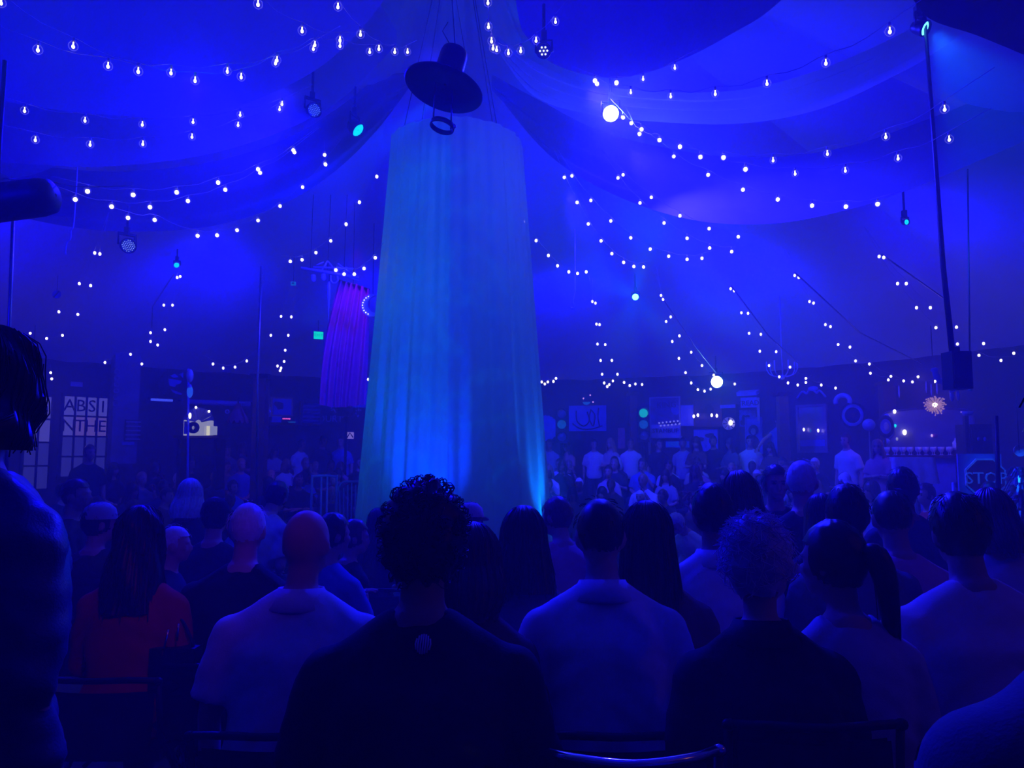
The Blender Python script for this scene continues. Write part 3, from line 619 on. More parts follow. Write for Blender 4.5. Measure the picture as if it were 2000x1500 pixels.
t, w_, h_ = walled('wall_ledge', 'long dark ledge with small boxes below the framed dim painting', 'ledge', 520, 826, 610, 831, .2); MB().box((0, 0, 0), (w_, .35, h_)).build('board', M_wood, t)
t, w_, h_ = walled('small_box', 'plain blue box standing on the long dark ledge', 'box', 530, 814, 548, 825, .25); MB().box((0, 0, 0), (w_, .2, h_)).build('box', M_bluep, t); MB().box((0, 0, h_ / 2), (w_ + .02, .22, .02)).build('lid', M_white, t)
t, w_, h_ = walled('led_sign', 'tiny pink dotted light strip on the long dark ledge', 'light', 551, 815, 567, 821, .25)
MB().box((0, 0, 0), (w_, .05, h_)).build('case', M_black, t)
for k in range(5): MB().ell((w_ * (-.4 + .2 * k), -.03, 0), .02, 6, 5).build('led', G('pink led', (1, .12, .45), 1.6), t)
t, w_, h_ = walled('shallow_bowl', 'shallow aqua bowl on the edge of the long dark ledge', 'bowl', 562, 824, 578, 828, .3); MB().lathe([(.03, -.03), (w_ / 2, .03), (w_ / 2 - .02, .03), (.01, -.01)], 16).build('bowl', G('aqua bowl', (0, .16, .5), .7), t)
t, w_, h_ = walled('louvred_cabinet', 'dark cabinet with louvred front behind the standing crowd', 'cabinet', 586, 784, 628, 832, .25)
frame_mb(w_, h_, .05, .3).build('frame', M_wood, t)
for k in range(6): MB().box((0, 0, h_ * (.38 - .15 * k)), (w_ - .1, .2, .05), M=Matrix.Rotation(.5, 3, 'X')).build('slat', mat('slat paint', (.14, .12, .3), .6), t)
t, w_, h_ = walled('word_sign', 'dim sign reading COURT in pale capitals', 'sign', 617, 808, 660, 829, .15); MB().box((0, .02, 0), (w_, .03, h_)).build('board', M_ink, t); text_mb('COURT', h_ * .85, .008, o=(0, -.01, 0)).build('lettering', M_paper, t)
t, w_, h_ = walled('bead_ornament', 'dangling ornament of small shiny beads around the dark speaker', 'ornament', 642, 768, 712, 815, .6)
b = MB(); q = random.Random(4)
for k in range(70):
    x = q.choice([-.38, -.3, -.12, .05, .3, .4]) * w_ + q.uniform(-.04, .04); b.ell((x, q.uniform(-.05, .05), q.uniform(-.5, .5) * h_), .022, 6, 4)
tag(b.build('beads', mat('shiny beads', (.6, .6, .8), .1, .3, spec=1), t), kind='stuff'); MB().tube([(-w_ / 2, 0, h_ / 2), (0, 0, h_ / 2 + .04), (w_ / 2, 0, h_ / 2)], .01, 5).build('wire', M_black, t)
t = thing('stand_speaker', 'black box speaker among beads beside the curtain', 'speaker', P(674, 802, 17)); MB().box((0, 0, 0), (.28, .25, .25)).build('cabinet', M_black, t); MB().box((0, .13, -.8), (.05, .05, 1.9)).build('stand', M_black, t)
t, w_, h_ = walled('blue_banner', 'plain blue banner with a dark curl, half behind the curtain', 'banner', 688, 738, 722, 796, .3)
MB().box((0, 0, 0), (w_, .03, h_)).build('cloth', M_bluep, t); MB().prism([(-.1, -.3), (.02, -.2), (.06, .05), (.14, .12), (.1, -.1), (.04, -.32)], -.04, -.02).build('printed_shape', M_ink, t)
t, w_, h_ = walled('arrow_plaque', 'small lit white plaque with a dark peak mark', 'plaque', 675, 844, 691, 857, 1.5)
MB().box((0, 0, 0), (w_, .03, h_)).build('plate', G('lit plaque', (.35, .25, .75), .8), t); MB().tube([(-w_ * .36, -.03, -h_ * .4), (0, -.03, h_ * .38), (w_ * .4, -.03, -h_ * .3)], .014, 4).build('mark', M_ink, t)
MB().box((0, .05, -h_ / 2 - .5), (.04, .04, 1.0)).build('stand', M_black, t)
# exit sign, little aqua sign, arch
t, w_, h_ = walled('exit_sign', 'bright green glowing EXIT sign on the dark wall cloth', 'sign', 613, 648, 632, 663, -.0); t.location = P(622, 655, 17.5)
w_, h_ = .21, .17; MB().box((0, .03, 0), (w_ + .03, .05, h_ + .03)).build('case', M_black, t); MB().box((0, 0, 0), (w_, .02, h_)).build('face', G('exit green', (.0, .9, .42), 1.6), t)
text_mb('EXIT', .095, .004, o=(0, -.02, 0)).build('lettering', G('exit letters', (0, .35, .3), .8), t); MB().tube([(0, .03, h_ / 2), (0, .03, h_ / 2 + 1.2)], .01, 5).build('hanger', M_black, t)
t = thing('small_signal', 'tiny aqua signal box under the pale festoon ends', 'signal', P(573, 554, 15)); MB().box((0, 0, 0), (.09, .05, .07)).build('case', G('aqua dim', (.0, .2, .45), .8), t); MB().box((0, -.03, 0), (.045, .02, .03)).build('lens', M_ink, t); MB().tube([(0, 0, .03), (0, 0, .8)], .008, 4).build('hanger', M_black, t)
# hoop truss, tassel, violet curtain, crescent
D = 12.5; s = D / F; o = P(650, 530, D); t = thing('hoop_truss', 'blue-lit rigging bar with hoops and clamps near the curtain', 'rigging', o)
def L(x, y, d=D): return P(x, y, d) - o
M_rig = mat('pale rig paint', (.4, .42, .75), .35, .2)
MB().tube([L(588, 524), L(700, 542)], .03, 6).build('bar', M_rig, t); MB().tube([L(612, 522), L(690, 525)], .018, 6).build('bar', M_rig, t)
for a, b_ in (((625, 534), (640, 510)), ((640, 510), (660, 534)), ((655, 530), (678, 522)), ((660, 515), (690, 538)), ((676, 540), (700, 548)), ((618, 518), (632, 512))): MB().tube([L(*a), L(*b_)], .014, 5).build('brace', M_rig, t)
MB().tube([L(646, 538), L(646, 548), L(650, 553), L(656, 553), L(660, 548), L(659, 538)], .016, 6).build('hoop', M_rig, t)
for x, y in ((612, 543), (632, 541)): MB().lathe([(.04, .05), (.045, -.03), (.03, -.06), (.01, -.07)], 12, c=L(x, y)).build('lamp_cup', M_rig, t)
for x in (606, 640, 672): MB().tube([L(x, 526), L(x + 6, 380)], .006, 4).build('hanger', M_black, t)
t = thing('hanging_tassel', 'long blue tassel hanging under the hoop truss', 'tassel', P(643, 550, D)); MB().lathe([(.006, 0), (.028, -.03), (.03, -.27), (.012, -.33), (.016, -.36), (.006, -.5), (.003, -.66)], 10).build('tassel', M_rig, t); MB().tube([(0, 0, 0), (0, 0, .12)], .006, 4).build('cord', M_black, t)
t = thing('violet_curtain', 'violet pleated side curtain gathered behind the tall stage curtain', 'curtain', P(690, 640, 13.5)); o = t.location.copy()
A = spline([P(x, y, 13.5) for x, y in ((662, 548), (680, 552), (700, 556), (722, 566))], 40); B = spline([P(x, y, 13.5) for x, y in ((622, 790), (650, 795), (675, 795), (712, 790))], 40)
def vc(u, v): i = int(round(u * 40)); p = A[i].lerp(B[i], v) - o; return p + Vector((0, .07 * math.sin(u * 38 + 2 * v), 0)) + Vector((.1 * math.sin(math.pi * v) * (u - .9), 0, 0))
MB().grid(vc, 40, 14).build('cloth', M_purple, t); MB().tube([A[0] - o, A[-1] - o], .02, 6).build('rod', M_black, t); MB().tube([A[20] - o, A[20] - o + Vector((0, 0, 1.5))], .006, 4).build('hanger', M_black, t)
spot(P(700, 480, 12.6), P(690, 620, 13.4), 70, 60, (.45, .0, 1), .6)  # violet spot added without a fixture so the cloth reads violet
t = thing('crescent_sign', 'crescent moon sign edged with tiny bulbs at the curtain edge', 'sign', P(728, 597, 12.5)); r = .19
pts = []; n = 14
for i in range(n + 1): a = math.radians(70 + 215 * i / n); pts.append((r * math.cos(a), r * math.sin(a)))
for i in range(n + 1): a = math.radians(285 - 215 * i / n); pts.append((.07 + r * .78 * math.cos(a), .02 + r * .78 * math.sin(a)))
MB().prism(pts, -.03, .03).build('crescent', M_rig, t)
for i in range(9): a = math.radians(115 + 130 * i / 8); MB().ell((r * .85 * math.cos(a), -.04, r * .85 * math.sin(a)), .0075, 6, 5).build('bulb', M_far, t)
MB().tube([(0, 0, r), (0, 0, 1.4)], .006, 4).build('hanger', M_black, t)

# ------------------------------------------------ behind the far seats
t, w_, h_ = walled('scalloped_disc', 'big scalloped blue disc on the wall beside the curtain foot', 'disc', 1052, 812, 1079, 860, .2)
n = 22; MB().prism([(h_ / 2 * (1 + .06 * (i % 2)) * math.cos(2 * math.pi * i / 44), h_ / 2 * (1 + .06 * (i % 2)) * math.sin(2 * math.pi * i / 44)) for i in range(44)], -.03, .02).build('disc', M_bluep, t); MB().lathe([(.001, -.04), (h_ * .2, -.04), (h_ * .22, 0)], 20, M=Matrix.Rotation(math.pi / 2, 3, 'X')).build('boss', M_brown, t)
Gt = G('green signal on', (.0, .62, .42), 1.0); Gt2 = G('green signal half', (.0, .10, .42), .75); Gt3 = mat('signal lens off', (.12, .14, .3), .3)
def signal(label, px, ys, mats, D):
    o = P(px, ys[1], D); t = thing('traffic_light', label, 'traffic light', o); s = D / F; zs = [P(px, y, D).z - o.z for y in ys]
    mid = (zs[0] + zs[-1]) / 2; hh = abs(zs[0] - zs[-1]) + .3
    MB().box((0, .08, mid), (.27, .14, hh)).build('case', M_black, t); MB().tube([(0, .1, mid - hh / 2), (0, .1, -o.z + .02)], .035, 8).build('pole', M_black, t)
    RX = Matrix.Rotation(math.pi / 2, 3, 'X')
    for z, m in zip(zs, mats):
        ln = MB().lathe([(.001, .05), (.06, .04), (.105, .0)], 20, M=RX, c=(0, 0, z)).build('lens', m, t)
        MB().lathe([(.11, 0), (.118, .1)], 20, M=RX, c=(0, 0, z), a0=-.3, a1=math.pi + .3).build('visor', M_black, t)
signal('traffic light with its green lens lit, standing by the billboard', 1257, (807, 829, 851), (Gt, Gt2, Gt3), 18)
signal('dim traffic light with a half-lit lens beside the line-drawing poster', 1097, (808, 829, 853), (Gt3, Gt2, Gt3), 18.2)
t, w_, h_ = walled('wall_bowl', 'aqua half-bowl light above the line-drawing poster', 'light', 1139, 783, 1152, 791, .3)
MB().lathe([(.001, -h_ * .5), (w_ * .4, -h_ * .3), (w_ * .6, h_ * .2)], 16).build('bowl', G('aqua bowl 2', (0, .12, .55), .8), t)
for x, z in ((-.08, .12), (.1, .2), (.17, .02)): MB().ell((x, 0, z), .022, 6, 5).build('bulb', G('pinkish bulb', (.8, .35, .8), 1.5), t); 
MB().tube([(-.08, 0, .12), (0, .05, 0), (.1, 0, .2)], .006, 4).build('wire', M_black, t)
t, w_, h_ = walled('drawing_poster', 'large pale poster with a dark looping line drawing', 'poster', 1111, 792, 1184, 842, .13); MB().box((0, 0, 0), (w_, .03, h_)).build('sheet', M_bluep, t)
for q in ([(-.3, .3), (-.28, -.1), (-.1, -.3), (.05, -.1), (0, .25)], [(.1, .35), (.05, 0), (.15, -.3), (.2, .1), (.12, .3)], [(-.4, -.2), (-.2, -.4), (.1, -.42), (.4, -.3)], [(.3, .4), (.28, 0), (.33, -.35)]):
    MB().tube(spline([(x * w_, -.025, z * h_) for x, z in q], 16), .016, 4).build('drawn_line', M_ink, t)
t, w_, h_ = walled('patterned_banner', 'narrow reddish patterned banner among the far standing crowd', 'banner', 1207, 834, 1221, 876, .3); MB().box((0, 0, 0), (w_, .03, h_)).build('cloth', mat('red pattern', (.5, .14, .25), .8, vary=.7, scale=14), t); MB().box((0, 0, h_ / 2), (w_ + .06, .05, .04)).build('rod', M_black, t)
t, w_, h_ = walled('billboard', 'tall billboard with two rows of bulbs over dark block letters STAMBUF', 'billboard', 1269, 775, 1329, 856, .15)
frame_mb(w_, h_, .03, .06).build('frame', M_paper, t); MB().box((0, .02, h_ * .16), (w_ - .04, .02, h_ * .66)).build('upper_panel', mat('dim poster', (.10, .10, .3), .7, vary=.6, scale=8), t)
MB().box((0, .02, -h_ * .33), (w_ - .04, .02, h_ * .32)).build('lower_panel', mat('pale panel', (.5, .48, .75), .7), t)
text_mb('KING', h_ * .2, .01, o=(.04, -.01, h_ * .3)).build('lettering', M_ink, t); text_mb('STAMBUF', h_ * .15, .01, o=(0, -.01, -h_ * .32)).build('lettering', M_ink, t)
MB().lathe([(.001, 0), (h_ * .12, 0)], 20, M=Matrix.Rotation(math.pi / 2, 3, 'X'), c=(w_ * .36, -.01, h_ * .18)).build('painted_disc', M_bluep, t)
for r_ in range(2):
    for k in range(6): MB().ell((w_ * (-.18 + .12 * k + .05 * r_), -.05, -h_ * (.13 + .07 * r_) + .008 * k), .024, 7, 5).build('bulb', G('cool sign bulb', (.32, .32, 1), .9), t)
MB().box((-w_ / 2 - .02, 0, -h_ / 2 - .6), (.05, .05, 1.3)).build('leg', M_paper, t); MB().box((w_ / 2, 0, -h_ / 2 - .6), (.05, .05, 1.3)).build('leg', M_paper, t)
t, w_, h_ = walled('teal_sign', 'small teal word sign just above far seated heads', 'sign', 1300, 862, 1346, 874, 1.1); MB().box((0, .02, 0), (w_, .03, h_)).build('board', mat('teal board', (.05, .25, .5), .6), t); text_mb('TOT  D', h_ * .95, .006, o=(0, -.01, 0)).build('lettering', G('teal letters', (0, .14, .55), .6), t)
t, w_, h_ = walled('plain_panel', 'plain pale blue panel between billboard and dark glazed picture', 'panel', 1328, 791, 1355, 832, .1); MB().box((0, 0, 0), (w_, .04, h_)).build('board', mat('pale blue board', (.35, .35, .9), .7), t); frame_mb(w_, h_, .02, .05).build('frame', M_bluep, t)
t, w_, h_ = picture('dark glazed picture reflecting two pairs of bulbs', 1354, 779, 1410, 834, .08, mat('dark glazed canvas', (.10, .06, .12), .3, vary=.7, scale=7), M_brown, 2, 5)
for x, y in ((1355, 813), (1363, 811), (1390, 811), (1400, 812)):
    v = wi(x, y, .3)[0] - t.location; v.rotate(Matrix.Rotation(-t.rotation_euler.z, 3, 'Z')); MB().ell(v, (.03, .03, .045), 8, 6).build('bulb', M_far, t); MB().tube([v, (v.x, 0, v.z)], .008, 4).build('bracket', M_black, t)  # glowing shapes on brackets stand in for reflections in the glazing
picture('blue poster with a dark round figure below the dark glazed picture', 1352, 836, 1405, 884, .08, mat('bright blue poster', (.22, .25, .95), .7), M_wood, 3, 9, 'poster', 'wall_poster')
t, w_, h_ = walled('tall_clock', 'tall black case clock with a spoked round face', 'clock', 1413, 790, 1440, 892, .3)
MB().box((0, .05, 0), (w_, .22, h_)).build('case', M_black, t); c = (0, -.08, h_ * .13); RX = Matrix.Rotation(math.pi / 2, 3, 'X')
MB().lathe([(.001, 0), (w_ * .42, 0), (w_ * .46, .03)], 24, M=RX, c=c).build('face', M_paper, t)
for k in range(8): a = k * math.pi / 4; MB().tube([(c[0] + .04 * math.cos(a), -.1, c[2] + .04 * math.sin(a)), (c[0] + w_ * .42 * math.cos(a), -.1, c[2] + w_ * .42 * math.sin(a))], .01, 4).build('spoke', M_ink, t)
MB().ell((.05, -.12, c[2] + .02), (.05, .03, .065), 10, 8).build('bulb', M_far, t); MB().box((-.02, -.07, h_ * .46), (w_ * 1.1, .05, .08)).build('crest', mat('pale crest', (.3, .3, .8), .6), t)
t, w_, h_ = walled('awning_sign', 'little booth sign with a small awning and pale lettering', 'sign', 1443, 763, 1482, 796, .4)
MB().box((0, 0, -.08), (w_ * .8, .05, h_ * .6)).build('board', mat('pale lit board', (.3, .32, .95), .6), t); MB().box((0, -.06, h_ * .36), (w_, .2, h_ * .22), M=Matrix.Rotation(.3, 3, 'X')).build('awning', mat('pale lit board', ()), t)
text_mb('TREAD', h_ * .42, .006, o=(0, -.04, -.1)).build('lettering', M_ink, t); MB().box((w_ * .47, 0, -.25), (.06, .05, h_ * 1.4)).build('side_post', M_paper, t)
picture('collage of small pale prints between the case clock and booth sign', 1441, 798, 1480, 836, .1, mat('collage', (.2, .2, .6), .7, vary=.8, scale=12), M_wood, 4, 12)
picture('tall bright blue poster of a curly-haired figure', 1456, 815, 1489, 886, .16, mat('bright blue poster', ()), M_bluep, 0, 12, 'poster', 'wall_poster')
t2 = bpy.data.objects['wall_poster.001'] if 'wall_poster.001' in bpy.data.objects else t
MB().ell((0, -.02, .12), (.12, .015, .13), 14, 8).build('painted_hair', M_ink, t2); MB().ell((0, -.035, .09), (.065, .012, .08), 12, 8).build('painted_face', M_paper, t2); MB().ell((0, -.02, -.25), (.15, .012, .25), 12, 8).build('painted_body', M_brown, t2)
# tall mirror, the bulbs reflected in it built as glowing shapes
t, w_, h_ = walled('tall_mirror', 'tall wooden-framed mirror with reflections of two bulbs and a teal light built in', 'mirror', 1556, 790, 1616, 884, .1)
frame_mb(w_, h_, .05, .08).build('frame', mat('pale worn frame', (.3, .25, .35), .6), t); MB().box((0, .01, 0), (w_ - .08, .015, h_ - .08)).build('glass', mat('misty mirror', (.22, .2, .5), .25, .3), t)
MB().box((0, -.005, -h_ * .3), (w_ * .8, .012, h_ * .13)).build('reflected_band', mat('bright blue band', (.15, .15, .9), .5), t)  # band of colour in place of a reflection
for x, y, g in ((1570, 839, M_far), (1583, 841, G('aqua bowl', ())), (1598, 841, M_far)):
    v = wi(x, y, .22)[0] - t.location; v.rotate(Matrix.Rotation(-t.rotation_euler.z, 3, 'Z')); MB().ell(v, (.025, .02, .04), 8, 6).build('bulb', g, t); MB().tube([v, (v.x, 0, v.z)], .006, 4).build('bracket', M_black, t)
t, w_, h_ = walled('crest_ornament', 'curled crest ornament over the tall mirror', 'ornament', 1556, 758, 1612, 778, .15); MB().tube(spline([(-w_ / 2, 0, -.1), (-w_ * .3, 0, .05), (-.1, 0, .0), (0, 0, .12), (.12, 0, 0), (w_ * .3, 0, .05), (w_ / 2, 0, -.1)], 24), .025, 6).build('scroll', M_bluep, t); MB().ell((.05, 0, .1), (.12, .04, .06), 10, 6).build('shell', mat('pale crest', ()), t)
# round target, ring, globe
t, w_, h_ = walled('target_disc', 'large dark round target board with pale outer ring', 'target', 1640, 786, 1690, 836, .5)
for r0, r1, m in ((.0, .22, M_brown), (.22, .6, M_ink), (.6, .85, M_bluep), (.85, 1, M_ink)): MB().lathe([(r0 * w_ / 2 + .001, .0), (r1 * w_ / 2, .0), (r1 * w_ / 2, -.05)], 32, M=RX).build('ring', m, t)
t, w_, h_ = walled('hoop_balloon', 'pale blue curved hoop leaning on the round target board', 'hoop', 1632, 772, 1660, 796, .7); MB().tube([(w_ / 2 * math.cos(a), 0, h_ / 2 * math.sin(a)) for a in [math.radians(-20 + 10 * k) for k in range(23)]], .05, 8).build('hoop', mat('pale blue board', ()), t)
t = thing('glass_globe', 'clear round glass globe on a thin stand beside the target board', 'globe', P(1697, 830, 14.8)); MB().ell((0, 0, 0), .12, 18, 12).build('globe', mat('blown glass', (.25, .3, .9), .08, .2, spec=1), t); MB().tube([(0, 0, -.12), (0, 0, -1.9)], .012, 6).build('stand', M_steel, t); MB().lathe([(.001, -1.9), (.15, -1.9), (.15, -1.93)], 16).build('base', M_steel, t)
MB().ell((-.04, -.1, .05), .02, 6, 5).build('painted_highlight', mat('pale blue board', ()), t)  # pale bead built onto the globe as its highlight
# ornate mirror
D = 14.6; s = D / F; o = P(1805, 840, D); t = thing('ornate_mirror', 'wide hazy ornate mirror with a scrolled edge above the bar', 'mirror', o, -.35)
prof = [(1728, 873), (1737, 866), (1742, 858), (1752, 846), (1749, 834), (1738, 822), (1732, 814), (1738, 806), (1752, 802), (1800, 798), (1860, 800), (1885, 806), (1890, 830), (1888, 862), (1860, 872), (1800, 876)]
pp = [((x - 1805) * s, (840 - y) * s) for x, y in prof]
MB().prism(pp, 0, .04).build('glass', mat('hazy mirror', (.26, .25, .38), .35, .25, vary=.4, scale=3), t)
MB().tube(spline([(x, 0, z) for x, z in pp + pp[:1]], 60), .022, 6, closed=False).build('frame', mat('dull frame', (.10, .09, .2), .5), t)
for x, y in ((1740, 813), (1738, 862)): MB().ell(((x - 1805) * s, -.03, (840 - y) * s), .06, 12, 8).build('boss', mat('pale blue board', ()), t)
for x, y, g, r in ((1754, 803, M_far, .028), (1754, 831, G('green dot', (0, .8, .6), 2), .022), (1770, 844, M_far, .035), (1756, 857, G('dim warm', (.5, .5, .5), .8), .022), (1817, 851, G('pink white', (.8, .5, .9), 1.5), .018)): MB().ell(((x - 1805) * s, -.05, (840 - y) * s), (r, r, r * 1.5), 8, 6).build('bulb', g, t)
MB().ell(((1823 - 1805) * s, -.03, -11 * s), (.05, .02, .04), 8, 6).build('rosette', mat('pink rosette', (.6, .12, .3), .6), t)
for x in (-.6, .6): MB().box((x, .08, -.9), (.05, .05, 1.2)).build('prop', M_wood, t)
t = thing('oval_portrait', 'dark oval portrait frame tucked against the ornate mirror edge', 'picture', P(1730, 833, 14.4)); R2 = Matrix.Diagonal((.75, 1, 1)) @ RX
MB().lathe([(.14, 0), (.2, .02), (.21, 0)], 28, M=R2).build('frame', M_ink, t); MB().lathe([(.001, 0), (.15, .0)], 28, M=R2).build('canvas', M_bluep, t); MB().ell((0, -.02, .0), (.05, .015, .08), 10, 6).build('painted_face', M_paper, t); MB().box((0, .05, -.9), (.03, .03, 1.6)).build('stand', M_wood, t)
# bar with glassware
b = P(1815, 890, 13.6); b.z = 0; t = thing('bar_counter', 'long bar counter carrying rows of shiny glassware', 'bar', b, -.35); hz_ = P(1815, 892, 13.6).z
MB().box((0, 0, hz_), (1.5, .5, .05)).build('top', M_wood, t); MB().box((0, .05, hz_ / 2), (1.4, .4, hz_ - .03)).build('front', M_bluep, t)
q = random.Random(8); RB = Matrix.Rotation(-.35, 3, 'Z')
glass_me = MB().lathe([(.03, 0), (.032, .005), (.005, .012), (.005, .05), (.035, .075), (.045, .11), (.04, .145), (.037, .145), (.04, .11), (.03, .08), (.004, .058)], 12).mesh('goblet', M_glassb)
LBL = ['first', 'second', 'third', 'fourth', 'fifth', 'sixth', 'seventh', 'eighth', 'ninth', 'tenth', 'eleventh', 'twelfth', 'thirteenth', 'fourteenth', 'fifteenth', 'sixteenth', 'seventeenth', 'eighteenth', 'nineteenth', 'twentieth']
for r_ in range(2):
    for k in range(12):
        g = bpy.data.objects.new('goblet', glass_me); COL.objects.link(g); g.location = b + RB @ Vector((-.68 + k * .122 + q.uniform(-.01, .01), -.12 + r_ * .22, hz_ + .026)); g.rotation_euler.z = q.uniform(0, 6)
        tag(g, f'{LBL[k]} glass goblet from the STOP sign end, {"front" if r_ == 0 else "back"} row on the bar', 'glass', 'goblets on the long bar')
        g.location = b + RB @ Vector((.68 - k * .122 + q.uniform(-.01, .01), -.12 + r_ * .22, hz_ + .026))
t = thing('covered_table', 'small table under a white cloth in front of the bar', 'table', Vector((P(1772, 930, 12.6).x, 12.6, 0))); hz2 = P(1772, 893, 12.6).z
def tc(u, v):
    a = 2 * math.pi * u; c, s_ = math.cos(a), math.sin(a); m = max(abs(c), abs(s_)); x, y = c / m * .33, s_ / m * .25; k = 1 + .12 * v + .05 * v * math.sin(12 * a); return Vector((x * k, y * k, hz2 - .42 * v))
b2 = MB(); b2.grid(tc, 64, 6, True); b2.box((0, 0, hz2 - .005), (.66, .5, .012)); b2.build('cloth', M_cloth, t)
for x in (-.27, .27):
    for y in (-.2, .2): MB().box((x, y, (hz2 - .02) / 2), (.04, .04, hz2 - .02)).build('leg', M_wood, t)
t = thing('jar', 'large clear jar standing near the black cabinet', 'jar', P(1871, 868, 13.4)); MB().lathe([(.001, -.1), (.07, -.1), (.085, -.05), (.085, .04), (.05, .08), (.05, .11), (.045, .11)], 16).build('body', M_glassb, t); MB().box((0, 0, -.6), (.2, .2, 1.0)).build('pedestal', M_wood, t)
t = thing('black_cabinet', 'plain black cabinet next to the STOP sign panel', 'cabinet', P(1902, 858, 12.6)); MB().box((0, 0, 0), (.36, .4, .48)).build('body', M_black, t); MB().box((0, -.21, 0), (.3, .02, .42)).build('door', M_black, t); MB().box((0, 0, -.24 - .55), (.34, .38, 1.1)).build('base', M_black, t)
for x in (-.06, .04): MB().ell((x, -.23, .0), (.025, .01, .035), 8, 5).build('knob', M_bluep, t)
# stop sign on a panel
D = 9.0; s = D / F; o = P(1917, 945, D); t = thing('stop_sign', 'red octagonal STOP sign mounted on a pale board, a thin black stand before it', 'sign', o, -.12)
MB().box((0, .03, .0), (80 * s, .03, 116 * s)).build('board', mat('pale blue-grey board', (.3, .28, .6), .7), t)
R8 = 37 * s; c8 = (8 * s, 0, 12 * s)
MB().prism([(c8[0] + R8 * 1.08 * math.cos(math.radians(22.5 + 45 * k)), c8[2] + R8 * 1.08 * math.sin(math.radians(22.5 + 45 * k))) for k in range(8)], -.005, .012).build('border', M_white, t)
MB().prism([(c8[0] + R8 * .98 * math.cos(math.radians(22.5 + 45 * k)), c8[2] + R8 * .98 * math.sin(math.radians(22.5 + 45 * k))) for k in range(8)], -.012, -.003).build('face', M_red, t)
text_mb('STOP', 32 * s, .006, o=(c8[0], -.02, c8[2] - 2 * s)).build('lettering', M_white, t)
for x in (-36, 36): MB().box((x * s, .06, -(945 - 890) * s / 2 - .55), (.04, .04, o.z + .55)).build('leg', M_wood, t)
MB().box((0, .06, -.3), (80 * s, .03, .04)).build('rail', M_wood, t)
# mask disc and tinsel at the edge
t = thing('mottled_disc', 'pale violet mottled round disc above the tinsel tree', 'disc', P(1992, 880, 7.6)); MB().lathe([(.001, -.02), (.055, -.015), (.06, 0)], 24, M=RX @ Matrix.Diagonal((1, 1, 1))).build('disc', mat('mottled violet', (.7, .5, .75), .6, vary=.6, scale=40), t); MB().tube([(0, .01, 0), (.01, .02, .6)], .004, 4).build('cord', M_black, t)
tt = thing('tinsel_tree', 'dark glittering tree of foil strips at the edge behind the mast', 'tree', Vector((P(1996, 1000, 7.0).x, 7.0, floor_z(4.6, 7))))
q = random.Random(5); b = MB()
for k in range(900):
    z = q.uniform(.3, 1.45); rr = .2 * (1 - (z - .3) / 1.4) + .05; a = q.uniform(0, 6.28); r0 = rr * q.uniform(.2, 1); p = Vector((r0 * math.cos(a), r0 * math.sin(a), z)); d = Vector((math.cos(a) * .05, math.sin(a) * .05, q.uniform(-.09, .02)))
    w2 = Vector((-math.sin(a), math.cos(a), 0)) * .008; b.add([p - w2, p + w2, p + d + w2, p + d - w2], [(0, 1, 2, 3)])
tag(b.build('foliage', mat('foil strips', (.25, .28, .5), .25, .6), tt), kind='stuff'); MB().tube([(0, 0, 0), (0, 0, 1.45)], .03, 8).build('trunk', M_wood, tt)
t = thing('work_light', 'tiny white-green lamp spot on the tinsel tree', 'lamp', P(1978, 1006, 6.4)); MB().ell((0, 0, 0), (.012, .01, .014), 8, 6).ell((.004, 0, .02), .006, 6, 5).build('bulb', G('cold bulb', (.7, 1, .9), 6), t); MB().tube([(0, .01, 0), (.02, .3, .02)], .004, 4).build('wire', M_black, t)
# candle chandelier
D = 15.5; s = D / F; o = P(1528, 735, D); t = thing('candle_chandelier', 'wire chandelier with curved candle arms on a long pole', 'chandelier', o)
MB().tube([(0, 0, 0), (0, 0, 220 * s)], .012, 6).build('pole', M_rig, t); MB().ell((0, 0, -.02), (.05, .05, .05), 10, 8).build('hub', M_rig, t)
for k in range(7):
    a = 2 * math.pi * k / 7 + .3; R3 = Matrix.Rotation(a, 3, 'Z'); MB().tube(spline([R3 @ Vector(v) for v in ((0, 0, 0), (.12, 0, .0), (.24, 0, .04), (.3, 0, .14))], 10), .012, 5).build('arm', M_rig, t)
    MB().tube([R3 @ Vector((.3, 0, .14)), R3 @ Vector((.3, 0, .3))], .016, 6).build('candle', M_rig, t)
t = thing('drop_ornament', 'faint wire ornament hanging between curtain and teal moving light', 'ornament', P(1117, 590, 12)); MB().tube(spline([(-.03, 0, -.08), (.03, 0, -.1), (.02, 0, .02), (.05, 0, .2), (.06, 0, 1.2)], 20), .009, 5).build('wire', M_bluep, t); MB().ell((0, 0, -.1), .02, 8, 6).build('bead', M_rig, t)
t = thing('wire_ornament', 'thin twisted wire ornament hanging between follow spot and striped light', 'ornament', P(134, 475, 8.5)); MB().tube(spline([(-.03, 0, -.12), (-.02, 0, .0), (.02, 0, .05), (.02, 0, .15), (.05, 0, .3), (.05, 0, 1.4)], 24), .008, 5).build('wire', M_rig, t); MB().ell((-.03, 0, -.12), .014, 6, 5).build('bead', M_rig, t)
t = thing('disc_sign', 'small round plate with a diagonal bar on the plank wall', 'sign', P(111, 575, 13.5)); MB().lathe([(.001, -.01), (.075, -.01), (.075, .01)], 20, M=RX).build('plate', M_bluep, t); MB().box((0, -.02, 0), (.02, .01, .15), M=Matrix.Rotation(.7, 3, 'Y')).build('bar', M_ink, t); MB().tube([(0, 0, .05), (0, 0, 1.3)], .004, 4).build('cord', M_black, t)
